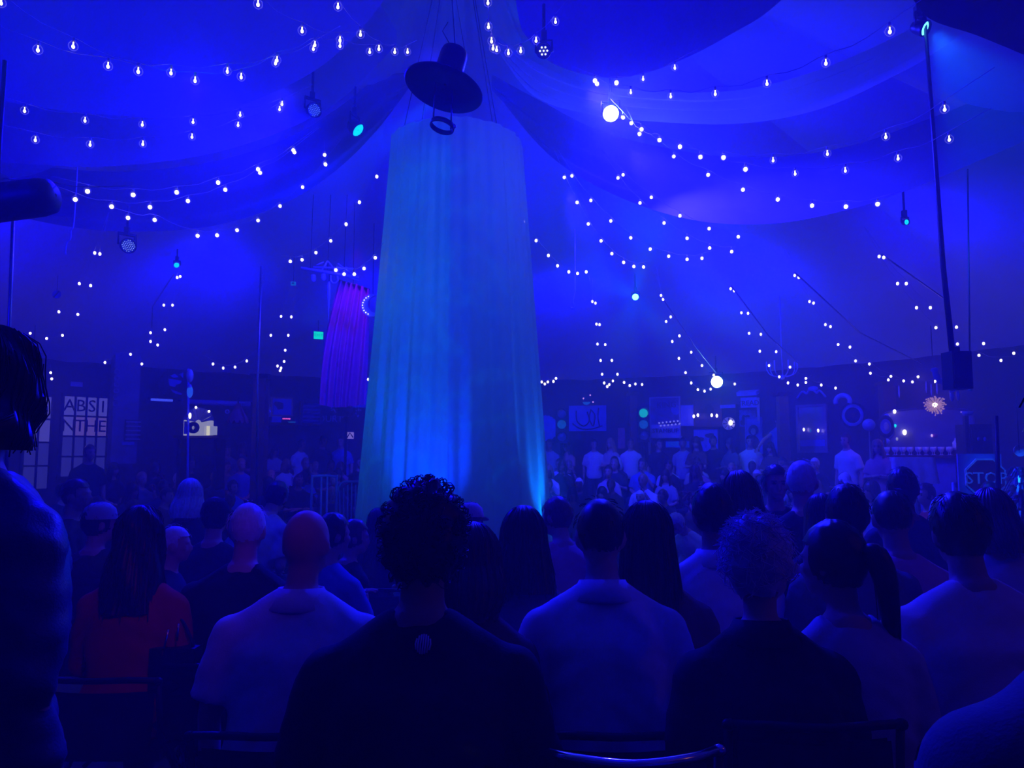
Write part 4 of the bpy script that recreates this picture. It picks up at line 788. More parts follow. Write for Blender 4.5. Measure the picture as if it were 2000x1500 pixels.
for k, (x, y) in enumerate(((1756, 766), (1809, 757), (1819, 762), (1830, 759))):
    t = MB().lathe([(.004, .12), (.012, .08), (.016, -.03), (.004, -.1)], 8).build('glass_drop', M_rig, None, P(x, y, 13.8)); tag(t, ['lone glass drop hanging over the ornate mirror', 'first of three glass drops hanging above the flower lamp', 'middle of three glass drops hanging above the flower lamp', 'last of three glass drops hanging above the flower lamp'][k], 'ornament', 'glass drops above the mirror')
t = thing('blue_garland', 'blue swagged garland hanging from the hanging speaker', 'garland', P(1840, 770, 11.5)); o = t.location.copy()
MB().tube([v - o for v in spline([P(1824, 718, 11.5), P(1832, 740, 11.5), P(1850, 752, 11.5), P(1862, 765, 11.5)], 14)], [.03 + .03 * math.sin(k * 1.3) ** 2 for k in range(15)], 7).build('swag', M_bluep, t)
for x, y in ((1859, 774), (1871, 773)): MB().ell(P(x, y, 11.5) - o, (.03, .03, .08), 8, 6).build('tassel', M_rig, t)
t = thing('shell_lamp', 'small shell-shaped glass bowl shining beside the ornate mirror', 'bowl', P(1889, 806, 11.8)); MB().lathe([(.001, -.05), (.06, -.035), (.09, .02), (.085, .02), (.05, -.02)], 14).build('bowl', M_glassb, t); MB().box((0, .05, -.9), (.06, .06, 1.7)).build('stand', M_wood, t)
# chairs: pale hoop chair, rattan chair, slat back, striped chairs
def cyl(p, q, r=.012): return MB().tube([p, q], r, 6)
def floor_chair(label, px, topy, D, w, m, kind, rz=0):
    x = P(px, 950, D).x; fz = floor_z(x, D); b = Vector((x, D, fz)); h = P(px, topy, D).z - fz; t = thing('chair', label, 'chair', b, rz)
    MB().box((0, 0, .43), (w, .4, .04)).build('seat', m, t)
    for sx in (-1, 1):
        cyl((sx * w * .45, -.18, .41), (sx * w * .45, -.2, 0)).build('leg', m, t); cyl((sx * w * .45, .18, .41), (sx * w * .45, .22, 0)).build('leg', m, t)
    y = -.2
    if kind == 'hoop':
        MB().tube(spline([(-w / 2, y, .45), (-w / 2, y, h - .1), (-w * .4, y, h), (w * .4, y, h), (w / 2, y, h - .1), (w / 2, y, .45)], 24), .018, 6).build('back_frame', m, t)
        for k in (-.12, .12): cyl((k * w, y, .45), (k * w, y, h), .014).build('back_bar', m, t)
    elif kind == 'slat':
        for sx in (-1, 1): cyl((sx * w / 2, y, .45), (sx * w / 2, y, h), .018).build('back_post', m, t)
        for k in range(4): MB().box((0, y, h - .03 - .11 * k), (w, .02, .045)).build('back_slat', m, t)
    else:
        MB().tube(spline([(-w / 2, y, .45), (-w / 2, y, h - .15), (0, y, h), (w / 2, y, h - .15), (w / 2, y, .45)], 24), .016, 6).build('back_frame', m, t)
        for k in range(7): f = -.42 + .14 * k; cyl((f * w * .7, y, .45), (f * w, y, h - .16 * abs(f) * 2 * .9), .009).build('back_cane', m, t)
    return t
floor_chair('pale metal hoop-backed chair beside the curtain', 640, 930, 10.8, .34, M_rig, 'hoop')
floor_chair('round-backed cane chair touching the curtain edge', 693, 940, 10.4, .38, mat('pale cane', (.3, .28, .5), .7), 'cane')
floor_chair('white slat-backed chair in front of the STOP sign board', 1861, 941, 9.6, .22, M_rig, 'slat')
floor_chair('pale cane-backed chair tucked behind the big man in the pale shirt', 1822, 968, 8.4, .3, M_rig, 'cane')
# ---------------------------------------------------------------- people
def cloth(n, c, r=.85, **k): return mat(n, c, r, vary=.12, scale=12, bump=.15, bscale=220, **k)
SK = [mat('skin light', (.55, .34, .27), .55, vary=.08), mat('skin tan', (.40, .23, .17), .55, vary=.08), mat('skin brown', (.20, .10, .07), .55, vary=.08)]
HR = {'black': mat('hair black', (.008, .006, .006), .42, spec=.5, vary=.4, scale=40), 'brown': mat('hair brown', (.06, .028, .018), .42, spec=.5, vary=.5, scale=40),
      'fair': mat('hair fair', (.38, .24, .13), .42, spec=.5, vary=.4, scale=40), 'grey': mat('hair grey', (.72, .72, .75), .5, spec=.4, vary=.3, scale=40)}
CL = {'white': cloth('white shirt', (.72, .72, .75)), 'pale': cloth('pale shirt', (.42, .42, .5)), 'cream': cloth('cream shirt', (.6, .5, .46)), 'black': cloth('black tee', (.01, .01, .012)),
      'navy': cloth('navy top', (.02, .025, .06)), 'grey': cloth('grey top', (.14, .14, .16)), 'red': cloth('red blouse', (.55, .025, .02)), 'blue': cloth('blue top', (.08, .13, .5)),
      'pink': cloth('pink shirt', (.6, .28, .34)), 'brown': cloth('brown jacket', (.16, .085, .05)), 'charcoal': cloth('charcoal top', (.03, .03, .035)), 'denim': cloth('dark trousers', (.02, .025, .05)), 'shiny': cloth('glossy blue shirt', (.05, .06, .2), .4)}
M_shoe = mat('dark shoes', (.015, .012, .01), .4); M_eye = mat('dark eye', (.01, .01, .01), .2)
def remesh(mb, vox, sm=2, name='body', fac=.5):
    me = mb.mesh('t'); ob = bpy.data.objects.new('t', me); COL.objects.link(ob)
    r = ob.modifiers.new('r', 'REMESH'); r.mode = 'VOXEL'; r.voxel_size = vox; r.use_smooth_shade = True
    s = ob.modifiers.new('s', 'SMOOTH'); s.iterations = sm; s.factor = fac
    bpy.context.view_layer.update(); out = bpy.data.meshes.new_from_object(ob.evaluated_get(bpy.context.evaluated_depsgraph_get())); out.name = name
    bpy.data.objects.remove(ob); bpy.data.meshes.remove(me); return out
def rings(mb, rr, n=20, sq=.85):
    """loft of squarish ovals: (centre, rx, ry)"""
    vs = []; fs = []
    for c, rx, ry in rr:
        for k in range(n):
            a = 2 * math.pi * k / n; ca, sa = math.cos(a), math.sin(a)
            vs.append(Vector(c) + Vector((rx * math.copysign(abs(ca) ** sq, ca), ry * math.copysign(abs(sa) ** sq, sa), 0)))
    for i in range(len(rr) - 1):
        for k in range(n): l = (k + 1) % n; fs.append((i * n + k, i * n + l, (i + 1) * n + l, (i + 1) * n + k))
    fs += [tuple(range(n - 1, -1, -1)), tuple((len(rr) - 1) * n + k for k in range(n))]
    return mb.add(vs, fs, True)
ARMS = {'lap': ((.06, .04, .17), (-.09, .25, .10)), 'clap': ((.05, .10, .20), (-.155, .32, .34)), 'crossed': ((.05, .11, .18), (-.22, .22, .19)),
        'down': ((.055, -.02, .17), (.06, .03, -.09)), 'face': ((.04, .14, .26), (-.09, .22, .52)), 'reach': ((.20, .10, .30), (.38, .25, .12)), 'forward': ((.08, .22, .22), (.0, .46, .12)), 'raise': ((.08, .22, .36), (-.08, .50, .50))}
class Fig:
    def __init__(s, sex='m', build=1.0, sit=True, lean=0.1, yaw=0, nod=0, roll=0, arms=('lap', 'lap'), legs=None):
        s.sex, s.b, s.sit, s.lean, s.arms, s.legs = sex, build, sit, lean, arms, legs
        s.zp = .54 if sit else .93; s.sh = (.185 if sex == 'm' else .158) * (1 + (build - 1) * .6)
        s.Rh = Matrix.Rotation(yaw, 3, 'Z') @ Matrix.Rotation(nod, 3, 'X') @ Matrix.Rotation(roll, 3, 'Y')
        s.hc = Vector((0, .035, s.zp + .71)); s.nk = Vector((0, .01, s.zp + .58))
    def bend(s, p):
        t = max(0, min(1, (p.z - s.zp) / .45)); a = s.lean * t * t * (3 - 2 * t)
        d = p - Vector((0, 0, s.zp)); c, q = math.cos(a), math.sin(a)
        return Vector((p.x, d.y * c + d.z * q, s.zp + d.z * c - d.y * q)) if p.z > s.zp else p
    def hd(s, v): return s.nk + s.Rh @ (s.hc - s.nk + Vector(v))
    def torso(s, g=0, top=10, low=0):
        b = s.b; f = s.sex == 'f'; z = s.zp; w = s.sh
        R = [(-.10, .16 * b, .12 * b), (-.03, (.185 if f else .175) * b, .135 * b), (.06, .168 * b, .13 * b), (.15, (.135 if f else .158) * b, (.105 if f else .12) * b), (.27, .16 * b, .118 * b), (.37, w * .97, .12 * b), (.43, w * .95, .108), (.475, w * .72, .092), (.515, .088, .074), (.56, .058, .06)]
        return [((0, .012 * math.sin(q * 6), z + q), rx + g, ry + g) for q, rx, ry in R][low:top]
    def arm(s, sx, k):
        e, w_ = ARMS[s.arms[k]]; z = s.zp; S0 = Vector((sx * s.sh * .96, 0, z + .415)); E = Vector((sx * (s.sh + e[0]), e[1], z + e[2]))
        Wp = Vector((sx * (s.sh + w_[0]) if s.arms[k] not in ('crossed',) else sx * (s.sh + w_[0]), w_[1] + (.04 * k if s.arms[k] == 'crossed' else 0), z + w_[2] + (.03 * k if s.arms[k] == 'crossed' else 0))); return S0, E, Wp
    def leg(s, sx):
        if s.sit: return Vector((sx * .09, .02, .53)), Vector((sx * .14, .44, .53)), Vector((sx * .14, .42, .09)), Vector((sx * .15, .58, .04))
        return Vector((sx * .09, 0, .90)), Vector((sx * .10, .03, .50)), Vector((sx * .11, -.01, .09)), Vector((sx * .13, .14, .04))
    def hand(s, mb, E, Wp, sx, n=6):
        d = (Wp - E).normalized(); side = d.cross(Vector((0, 0, 1))); side = side.normalized() if side.length > .2 else Vector((0, 1, 0)); nrm = side.cross(d)
        pc = Wp + d * .05; M = Matrix((side, d, nrm)).transposed(); mb.ell(pc, (.038, .05, .017), 10, 6, M)
        for i, (o, l) in enumerate(((-.030, .060), (-.010, .074), (.011, .070), (.031, .052))):
            a = pc + side * o + d * .035; b = a + d * l * .55 - nrm * .008 + side * o * .25; c = a + d * l - nrm * .028 + side * o * .3; mb.tube([a, b, c], [.0095, .0085, .007], n)
        q = -sx; a = pc + side * .03 * q - d * .025; mb.tube([a, a + side * .028 * q + d * .03 - nrm * .008, a + side * .034 * q + d * .058 - nrm * .016], [.012, .010, .008], n)
    def body(s, vox=.011, ears=True):
        mb = MB(); rings(mb, s.torso()); b = s.b
        mb.tube([(0, 0, s.zp + .45), (0, .01, s.zp + .56), tuple(s.hd((0, -.015, -.05)))], [.07, .053 * (1.06 if s.sex == 'm' else .88), .05], 12)
        for k, sx in enumerate((-1, 1)):
            S0, E, Wp = s.arm(sx, k); mb.ell(S0, (.055 * b, .056 * b, .058), 12, 8); mb.tube([(sx * .03, 0, s.zp + .525), S0 + Vector((-sx * .02, 0, .012))], [.05, .05], 10); mb.tube([S0, (S0 * .4 + E * .6), E, (E * .6 + Wp * .4), Wp], [.053 * b, .046 * b, .038, .036, .026], 10)
            mb.ell(E, .039, 8, 6)
            H, K, A, T = s.leg(sx); mb.tube([H, (H + K) / 2, K, (K * .6 + A * .4), A], [.088 * b, .074 * b, .056, .054, .036], 10); mb.ell(K, .057, 8, 6); mb.tube([A - Vector((0, .03, .02)), A * .4 + T * .6 + Vector((0, 0, .01)), T], [.04, .036, .025], 8)
        h = s.hd; M = s.Rh
        mb.ell(h((0, -.008, .012)), (.075, .093, .103), 20, 14, M); mb.ell(h((0, .022, -.045)), (.058, .066, .068), 16, 10, M)
        mb.ell(h((0, .062, -.085)), (.026, .022, .02), 10, 6, M); mb.ell(h((0, .092, -.018)), (.012, .018, .024), 10, 6, M); mb.ell(h((0, .097, -.033)), (.017, .014, .010), 10, 6, M)
        mb.ell(h((0, .080, .022)), (.048, .012, .010), 10, 6, M); mb.ell(h((0, .086, -.062)), (.024, .008, .008), 10, 6, M)
        for sx in (-1, 1):
            if ears: mb.ell(h((sx * .077, -.008, -.012)), (.011, .022, .033), 10, 8, M)
            mb.ell(h((sx * .04, .068, -.02)), (.02, .014, .016), 8, 6, M)
        mb.v = [s.bend(v) for v in mb.v]; me = remesh(mb, vox, 2, 'person')
        m2 = MB()
        for k, sx in enumerate((-1, 1)): S0, E, Wp = s.arm(sx, k); s.hand(m2, E, Wp, sx)
        m2.v = [s.bend(v) for v in m2.v]; bm = bmesh.new(); bm.from_mesh(me); tmp = m2.mesh('t'); bm.from_mesh(tmp); bm.to_mesh(me); bm.free(); bpy.data.meshes.remove(tmp)
        me.polygons.foreach_set('use_smooth', [True] * len(me.polygons)); return me
    def shirt(s, vox=.013, sleeve='short', g=.014, seed=0, fold=.006, low=0, drop=0):
        mb = MB(); R = s.torso(g, 9, low); R[-1] = (R[-1][0], R[-1][1] * .90, R[-1][2] * .96); c9 = R[-1][0]; R.append(((c9[0], c9[1] + .004, c9[2] + .022), .064 + g * .6, .064 + g * .6))
        if drop: c, rx, ry = R[0]; R = [((c[0], c[1], c[2] - drop), rx * 1.05, ry * 1.08)] + R
        rings(mb, R); b = s.b
        for k, sx in enumerate((-1, 1)):
            S0, E, Wp = s.arm(sx, k); mb.ell(S0, (.056 * b + g, .058 * b + g, .058 + g), 12, 8); mb.tube([(sx * .03, 0, s.zp + .518), S0 + Vector((-sx * .02, 0, .012))], [.05 + g, .05 + g], 10)
            if sleeve == 'short': E2 = S0.lerp(E, .82); mb.tube([S0, S0.lerp(E, .5), E2], [.055 * b + g, .056 * b + g, .058 * b + g], 12)
            elif sleeve == 'long': mb.tube([S0, S0.lerp(E, .5), E, E.lerp(Wp, .5), E.lerp(Wp, .95)], [.058 * b + g, .052 * b + g, .044 + g, .040 + g, .032 + g], 12); mb.ell(E, .045 + g, 8, 6)
        mb.v = [s.bend(v) for v in mb.v]; me = remesh(mb, vox, 7, 'shirt')
        if fold:
            N = [v.normal.copy() for v in me.vertices]; C = [v.co.copy() for v in me.vertices]; out = []
            for p, nn in zip(C, N):
                q = Vector((p.x * 6, p.y * 6, p.z * 14 + abs(p.x) * 10)) + Vector((seed, 0, 0)); n = noise.noise(q) + .5 * noise.noise(q * 2.3)
                out.extend(p + nn * (n * fold))
            me.vertices.foreach_set('co', out); me.update()
        me.polygons.foreach_set('use_smooth', [True] * len(me.polygons)); return me
    def trousers(s, vox=.015, g=.012):
        mb = MB(); rings(mb, s.torso(g * .8, 3)); b = s.b
        for sx in (-1, 1): H, K, A, T = s.leg(sx); mb.tube([H, (H + K) / 2, K, (K * .5 + A * .5), A + Vector((0, 0, .0))], [.09 * b + g, .078 * b + g, .064 + g, .062 + g, .055 + g], 10); mb.ell(K, .063 + g, 8, 6)
        mb.v = [s.bend(v) for v in mb.v]; return remesh(mb, vox, 2, 'trousers')
    def shoes(s):
        out = []
        for sx in (-1, 1):
            H, K, A, T = s.leg(sx); mb = MB(); mb.tube([A - Vector((0, .05, .045)), A + Vector((0, .03, -.035)), T + Vector((0, 0, .0)), T + Vector((0, .03, -.005))], [.04, .046, .04, .022], 10, sq=.8); out.append(mb.mesh('shoe'))
        return out
    def collar(s, h=.035):
        mb = MB(); z = s.zp + .52; mb.lathe([(.094, -.02), (.080, .01), (.070, h + .010), (.075, h + .013), (.092, .016), (.114, -.018), (.110, -.024)], 28, c=(0, .008, z)); mb.v = [s.bend(v) for v in mb.v]; return mb.mesh('collar')
    # hair
    def hair(s, kind, seed=1, L=.30, strands=0):
        h = s.hd; mb = MB(); q = random.Random(seed)
        def cap(rx, ry, rz, cy, cz, amp, fq, face_y=.045, face_z=.055, low=-.075, side=-.05, n=40, m=28):
            vs = []; ok = []
            for i in range(m + 1):
                th = math.pi * i / m
                for k in range(n):
                    ph = 2 * math.pi * k / n; d = Vector((math.sin(th) * math.cos(ph), math.sin(th) * math.sin(ph), math.cos(th)))
                    nn = noise.noise(d * fq + Vector((seed, 0, 0))) + .5 * noise.noise(d * fq * 2.3 + Vector((0, seed, 0)))
                    k2 = 1 + amp * nn; p = Vector((d.x * rx * k2, d.y * ry * k2 + cy, d.z * rz * k2 + cz)); tt = max(0, min(1, (p.z - low) / .055)); p.x *= .88 + .12 * tt; p.y = cy + (p.y - cy) * (.88 + .12 * tt); ok.append((p.z > face_z or p.y < face_y) and p.z > low + (.0 if p.y < -.03 else max(0, (p.y + .03)) * .5)); vs.append(h(p))
            fs = []
            for i in range(m):
                for k in range(n):
                    l = (k + 1) % n; f = (i * n + k, (i + 1) * n + k, (i + 1) * n + l, i * n + l)
                    if sum(ok[j] for j in f) >= 3: fs.append(f)
            mb.add(vs, fs, True)
        if kind in ('short', 'cap', 'ponytail', 'bun'): cap(.090 if kind == 'ponytail' else .083, .102, .118, -.010, .012, .05, 6)
        if kind == 'crop': cap(.079, .098, .109, -.008, .012, .02, 9, face_y=.03, low=-.06)
        if kind == 'fringe': cap(.080, .099, .110, -.010, .010, .05, 9, face_y=.02, face_z=9, low=-.07); mb.f = [f for f in mb.f if (s.Rh.transposed() @ (mb.v[f[0]] - s.nk) - (s.hc - s.nk)).z < .045]; mb.sm = [True] * len(mb.f)
        if kind == 'updo':
            cap(.096, .108, .128, -.018, .022, .16, 3.2, face_y=.03, low=-.08)
            for k in range(strands):
                d = Vector((q.gauss(0, 1), q.gauss(-.6, 1), q.gauss(.5, .8))).normalized(); u = Vector((q.gauss(0, 1), q.gauss(0, 1), q.gauss(0, 1))); t = (u - d * u.dot(d)).normalized()
                if d.z < -.6 or (d.y > .3 and d.z < .4): continue
                p = Vector((d.x * .1, d.y * .112 - .018, d.z * .132 + .022)); mb.tube([h(p), h(p + t * .02 + d * .007), h(p + t * .045 + d * q.uniform(.002, .016))], .0013, 3, cap=False)
        if kind == 'curly':
            cap(.102, .116, .134, -.014, .024, .16, 4, face_y=.075, face_z=.05, low=-.10)
            for k in range(420):
                d = Vector((q.gauss(0, 1), q.gauss(-.5, 1), q.gauss(.4, .8))).normalized(); p = Vector((d.x * .101, d.y * .114 - .014, d.z * .134 + .022))
                if p.z < -.09 or (p.y > .05 and p.z < .05): continue
                r = q.uniform(.005, .014); u = Vector((q.gauss(0, 1), q.gauss(0, 1), q.gauss(0, 1))).normalized(); w2 = d.cross(u).normalized(); mb.tube([h(p + (w2 * math.cos(t) + d * math.sin(t)) * r + d * .004 * t) for t in (0, .9, 1.8, 2.7, 3.6, 4.5)], .0017, 3, cap=False)
        if kind in ('long', 'bob', 'wavy'):
            L2 = .10 if kind == 'bob' else L; a0, a1 = math.radians(38), math.radians(322); nu, nv = 90, 26
            def P0(a, v, jr=0):
                sx, cy = math.sin(a), math.cos(a)
                if v < .5: th = math.pi * .5 * v / .5; R, z = math.sin(th), math.cos(th) * .125 + .012; rx, ry = .088 * R, .106 * R
                else:
                    t = (v - .5) / .5; z = .012 - t * (L2 + .06); w2 = .006 * math.sin(t * 3.1) + (.02 * t if kind != 'bob' else -.018 * t * t + .012 * math.sin(3 * t)); rx, ry = .088 + w2 + .01 * t, .106 - .03 * t * (kind != 'bob') + w2 * .5
                st = .0035 * math.sin(31 * a + 3 * v + seed) + .0025 * math.sin(67 * a + seed) + (.008 * math.sin(16 * v + 5 * a) if kind == 'wavy' else 0) + jr
                p = Vector((sx * (rx + st), cy * (ry + st) - .012, z))
                if v < .5 and cy > .3: p.z += .0
                wv = h(p)
                if v >= .5:
                    t = (v - .5) / .5; base = h(Vector((p.x, p.y, .0))); wv = Vector((base.x + (wv.x - base.x) * .3, base.y - .02 * t + (min(0, -(.06) * t * (1 if cy < 0 else 0))), base.z - t * (L2 + .06)))
                return wv
            mb.grid(lambda u, v: P0(a0 + (a1 - a0) * u, v), nu, nv)
            mb.ell(h((0, -.008, .015)), (.082, .1, .115), 20, 12, s.Rh)
            for k in range(strands):
                a = q.uniform(a0, a1); j = q.uniform(.0, .006); v0 = q.uniform(.1, .4); v1 = q.uniform(.8, 1.06); da = q.gauss(0, .06)
                mb.tube([P0(a + da * t / 8, min(1.08, v0 + (v1 - v0) * t / 8), j + .001 * math.sin(t)) for t in range(9)], .0016, 3, cap=False)
        if kind == 'ponytail':
            pts = [h((.0, -.10, .03)), h((0, -.135, .02)), h((.02, -.15, -.06)), h((.05, -.14, -.17)), h((.085, -.12, -.26))]; mb.tube(spline(pts, 16), [.02, .026, .03, .034, .036, .036, .036, .035, .034, .032, .030, .028, .025, .022, .018, .013, .006], 10)
            for k in range(strands): o = Vector((q.gauss(0, .012), q.gauss(0, .012), q.gauss(0, .01))); mb.tube([p + o for p in spline(pts, 10)], .0018, 3)
        if kind == 'bun': mb.ell(h((0, -.12, .04)), (.04, .035, .04), 12, 8)
        if kind in ('short', 'crop', 'cap', 'fringe') and strands:
            for k in range(strands):
                d = Vector((q.gauss(0, 1), q.gauss(-.3, 1), abs(q.gauss(.3, .8)))).normalized(); p = Vector((d.x * .083, d.y * .102 - .01, d.z * .118 + .012))
                if p.y > .05 and p.z < .06: continue
                t = Vector((d.x * .3, -.4, -1)) ; t = (t - d * t.dot(d)).normalized(); mb.tube([h(p), h(p + t * .012 + d * .004), h(p + t * .026 + d * .003)], .0013, 3, cap=False)
        mb.v = [s.bend(v) for v in mb.v]; return mb.mesh('hair')
    def hat(s, back=False):
        mb = MB(); h = s.hd
        mb.lathe([(.001, .128), (.045, .122), (.078, .09), (.089, .04), (.09, .025)], 24, M=s.Rh @ Matrix.Diagonal((1, 1.12, 1)), c=h((0, -.008, .0)))
        sg = -1 if back else 1; n = 14; top = []; bot = []
        for k in range(n + 1):
            a = math.pi * k / n; top.append((.075 * math.cos(a), sg * (.075 + .085 * math.sin(a)), .030 - .02 * math.sin(a)))
        vs = [h(p) for p in top] + [h((p[0], p[1], p[2] - .006)) for p in top]; m = n + 1
        mb.add(vs, [tuple(range(m)), tuple(range(2 * m - 1, m - 1, -1))] + [(i, i + 1, i + 1 + m, i + m) for i in range(n)] + [(n, 0, m, 2 * m - 1)]); mb.v = [s.bend(v) for v in mb.v]; return mb.mesh('cap')
    def eyes(s):
        out = []
        for sx in (-1, 1): mb = MB(); mb.ell(s.hd((sx * .03, .083, .004)), (.013, .006, .007), 8, 6, s.Rh); mb.tube([s.hd((sx * .014, .09, .02)), s.hd((sx * .045, .082, .021))], .004, 4); mb.v = [s.bend(v) for v in mb.v]; out.append(mb.mesh('eye'))
        return out
def put(me, name, m, parent=None, objmat=False):
    o = bpy.data.objects.new(name, me); COL.objects.link(o)
    if objmat:
        if not me.materials: me.materials.append(None)
        o.material_slots[0].link = 'OBJECT'; o.material_slots[0].material = m
    elif not me.materials: me.materials.append(m)
    if parent: o.parent = parent
    return o

# folding chair, back towards the camera
def chair_at(x, y, z, rz, label, back=.74, w=.42, pad=True, top=M_black, bow=.04, simple=False, group='chairs of the audience'):
    t = thing('chair', label, 'chair', (x, y, z), rz, group)
    MB().box((0, .03, .385), (w, .40, .035)).build('seat', M_black, t)
    mb = MB(); mb.grid(lambda u, v: Vector(((u - .5) * w * .9, -.215 - .03 * math.sin(math.pi * u) + .02 * (1 - v), back - .05 - .2 * v)), 10, 3); mb.grid(lambda u, v: Vector(((u - .5) * w * .9, -.195 - .03 * math.sin(math.pi * u) + .02 * (1 - v), back - .05 - .2 * v)), 10, 3)
    if pad: mb.build('backrest', M_black, t)
    MB().tube(spline([(-w / 2, -.20, back - .01), (-w * .3, -.20 - bow * .7, back), (0, -.20 - bow, back), (w * .3, -.20 - bow * .7, back), (w / 2, -.20, back - .01)], 16), .011, 8).build('top_rail', top, t)
    for sx in (-1, 1):
        MB().tube([(sx * w / 2, -.20, back - .02), (sx * w / 2, -.17, .45), (sx * w / 2, .22, .0)], .011, 6).build('leg', M_black, t); MB().tube([(sx * w / 2, .18, .42), (sx * w / 2, -.24, 0)], .011, 6).build('leg', M_black, t)
        MB().ell((sx * w / 2, -.205, back - .01), (.017, .014, .014), 8, 6).build('end_cap', top, t)
    return t
def near(label, px, py, D, fig, hair=None, hcol='black', top='white', sleeve='short', skin=0, bottom='denim', rz=0, collar=False, fz=0, chair=None, hat=None, seed=1, eyes=False, vox=.0125, L=.3, strands=60, fold=.009, drop=0, group=None, scale=None):
    hp = fig.bend(fig.hd((0, 0, 0))); Wp = P(px, py, D); sc = scale or (Wp.z - fz) / hp.z
    R = Matrix.Rotation(rz, 3, 'Z'); off = R @ Vector((hp.x * sc, hp.y * sc, 0)); loc = Vector((Wp.x - off.x, Wp.y - off.y, fz))
    o = put(fig.body(vox), 'person', SK[skin]); o.location = loc; o.rotation_euler = (0, 0, rz); o.scale = (sc, sc, sc); tag(o, label, 'person', group)
    s = put(fig.shirt(vox * 1.2, sleeve, seed=seed, fold=fold, drop=drop), 'shirt', CL[top], o)
    if collar: put(fig.collar(), 'collar', CL[top], s)
    put(fig.trousers(vox * 1.5), 'trousers', CL[bottom], o)
    for m in fig.shoes(): put(m, 'shoe', M_shoe, o)
    if hair: put(fig.hair(hair, seed, L, strands), 'hair', HR[hcol], o)
    if hat: put(fig.hat(hat[1]), 'cap', CL[hat[0]], o)
    if eyes:
        for m in fig.eyes(): put(m, 'eye', M_eye, o)
    if chair is not None:
        c = R @ Vector((0, -.03 * sc, 0)); chair_at(loc.x + c.x, loc.y + c.y, fz, rz, chair, back=.72 * sc + .02)
    return o
rad = math.radians
# ---------------------------------------------------------------- the rows in front of the camera
man9 = near('man with thick curly dark hair and black tee with pale round logo on the back', 828, 1066, 1.85, Fig('m', 1.22, lean=.16, yaw=.1), 'curly', 'black', 'black', skin=1, chair='black folding chair under the man with the logo tee', L=.3, seed=3, drop=.05)
SHI = [c for c in man9.children if c.name.startswith('shirt')][0]
lg = MB()
for k in range(7):
    x = -.015 + .005 * k; h = .022 * math.sqrt(max(.05, 1 - (x / .018) ** 2)); lg.tube([(x, 0, -h), (x * 1.15, -.001, 0), (x, 0, h)], .0021, 5)
lo = lg.build('logo', mat('logo print', (.9, .9, .95), .6), SHI)
from mathutils.bvhtree import BVHTree
sm_ = SHI.data; bv = BVHTree.FromPolygons([v.co for v in sm_.vertices], [p.vertices for p in sm_.polygons])
Mi = (Matrix.Translation(man9.location) @ Matrix.Diagonal((*man9.scale, 1))).inverted(); o_ = Mi @ Vector((0, 0, CAMZ)); d_ = (Mi @ P(827, 1259, 1.7) - o_).normalized(); hit = bv.ray_cast(o_, d_)
if hit[0] is None: hit = (Vector((0, -.2, .85)), Vector((0, -1, 0)))
lo.location = hit[0] + hit[1] * .004; lo.rotation_euler = (-hit[1]).to_track_quat('Y', 'Z').to_euler()
near('bald man in a white collared shirt beside the woman in red', 600, 1062, 2.42, Fig('m', 1.25, lean=.08, yaw=-.25, arms=('down', 'lap')), None, top='white', collar=True, chair='black folding chair under the bald man in white', seed=5, drop=.06)
near('bald-crowned man in a white collared shirt before the long-haired woman', 1172, 1046, 2.42, Fig('m', 1.12, lean=.16, arms=('lap', 'lap')), 'crop', 'black', 'white', collar=True, chair='brown-railed folding chair under the collared man in front of the long-haired woman', seed=7, fold=.009, drop=.05)
near('woman with very long straight dark hair and brown top', 1262, 1050, 2.62, Fig('f', 1.1, lean=.1, yaw=.15), 'long', 'black', 'brown', sleeve='long', seed=8, L=.36, strands=90, chair='folding chair under the very long-haired woman')
near('woman with dark shoulder-length hair in a dark grey top, directly in front of the curtain', 1022, 1055, 2.75, Fig('f', 1.12, lean=.12, yaw=.05), 'long', 'black', 'grey', sleeve='long', seed=9, L=.14, chair='folding chair under the woman before the curtain', strands=80)
near('woman with a fair brown bob and patterned top behind the curly-haired man', 925, 1100, 2.28, Fig('f', 1.02, lean=.12, yaw=-.3), 'bob', 'brown', 'brown', sleeve='short', seed=11, skin=0, chair='folding chair under the woman with the bob', strands=110)
near('man with neat dark hair in a collared pale shirt, behind the grey-haired woman', 1391, 1004, 3.05, Fig('m', 1.08, lean=.08), 'short', 'black', 'white', collar=True, sleeve='long', seed=12, skin=1, chair='folding chair under the neat-haired man')
near('grey-haired woman with an updo and black jacket', 1482, 1108, 2.05, Fig('f', 1.22, lean=.12, yaw=-.5), 'updo', 'grey', 'black', sleeve='long', seed=13, collar=True, chair='folding chair under the grey-haired woman', strands=500)
near('woman with a dark ponytail in a light blue top, face turned in profile', 1625, 1098, 2.15, Fig('f', 1.0, lean=.1, yaw=.75), 'ponytail', 'black', 'pale', seed=14, skin=0, chair='folding chair under the ponytailed woman', strands=60)
near('big man with dark hair in a pale tee before the STOP sign', 1874, 1040, 2.35, Fig('m', 1.32, lean=.14, yaw=-.15), 'short', 'black', 'cream', seed=15, skin=1, chair='broad-backed folding chair under the big man in the pale tee', drop=.06, strands=150)
near('man with dark hair in a pinkish shirt between ponytailed woman and big man', 1742, 1012, 3.15, Fig('m', 1.1, lean=.16, yaw=-.2), 'crop', 'black', 'pink', seed=16, skin=1, chair='folding chair under the man in the pinkish shirt')
near('dark-haired man in a grey top behind the ponytailed woman', 1655, 1006, 3.0, Fig('m', 1.08, lean=.1, yaw=-.3), 'short', 'black', 'grey', seed=17, skin=1, chair='folding chair under the man in the grey top')
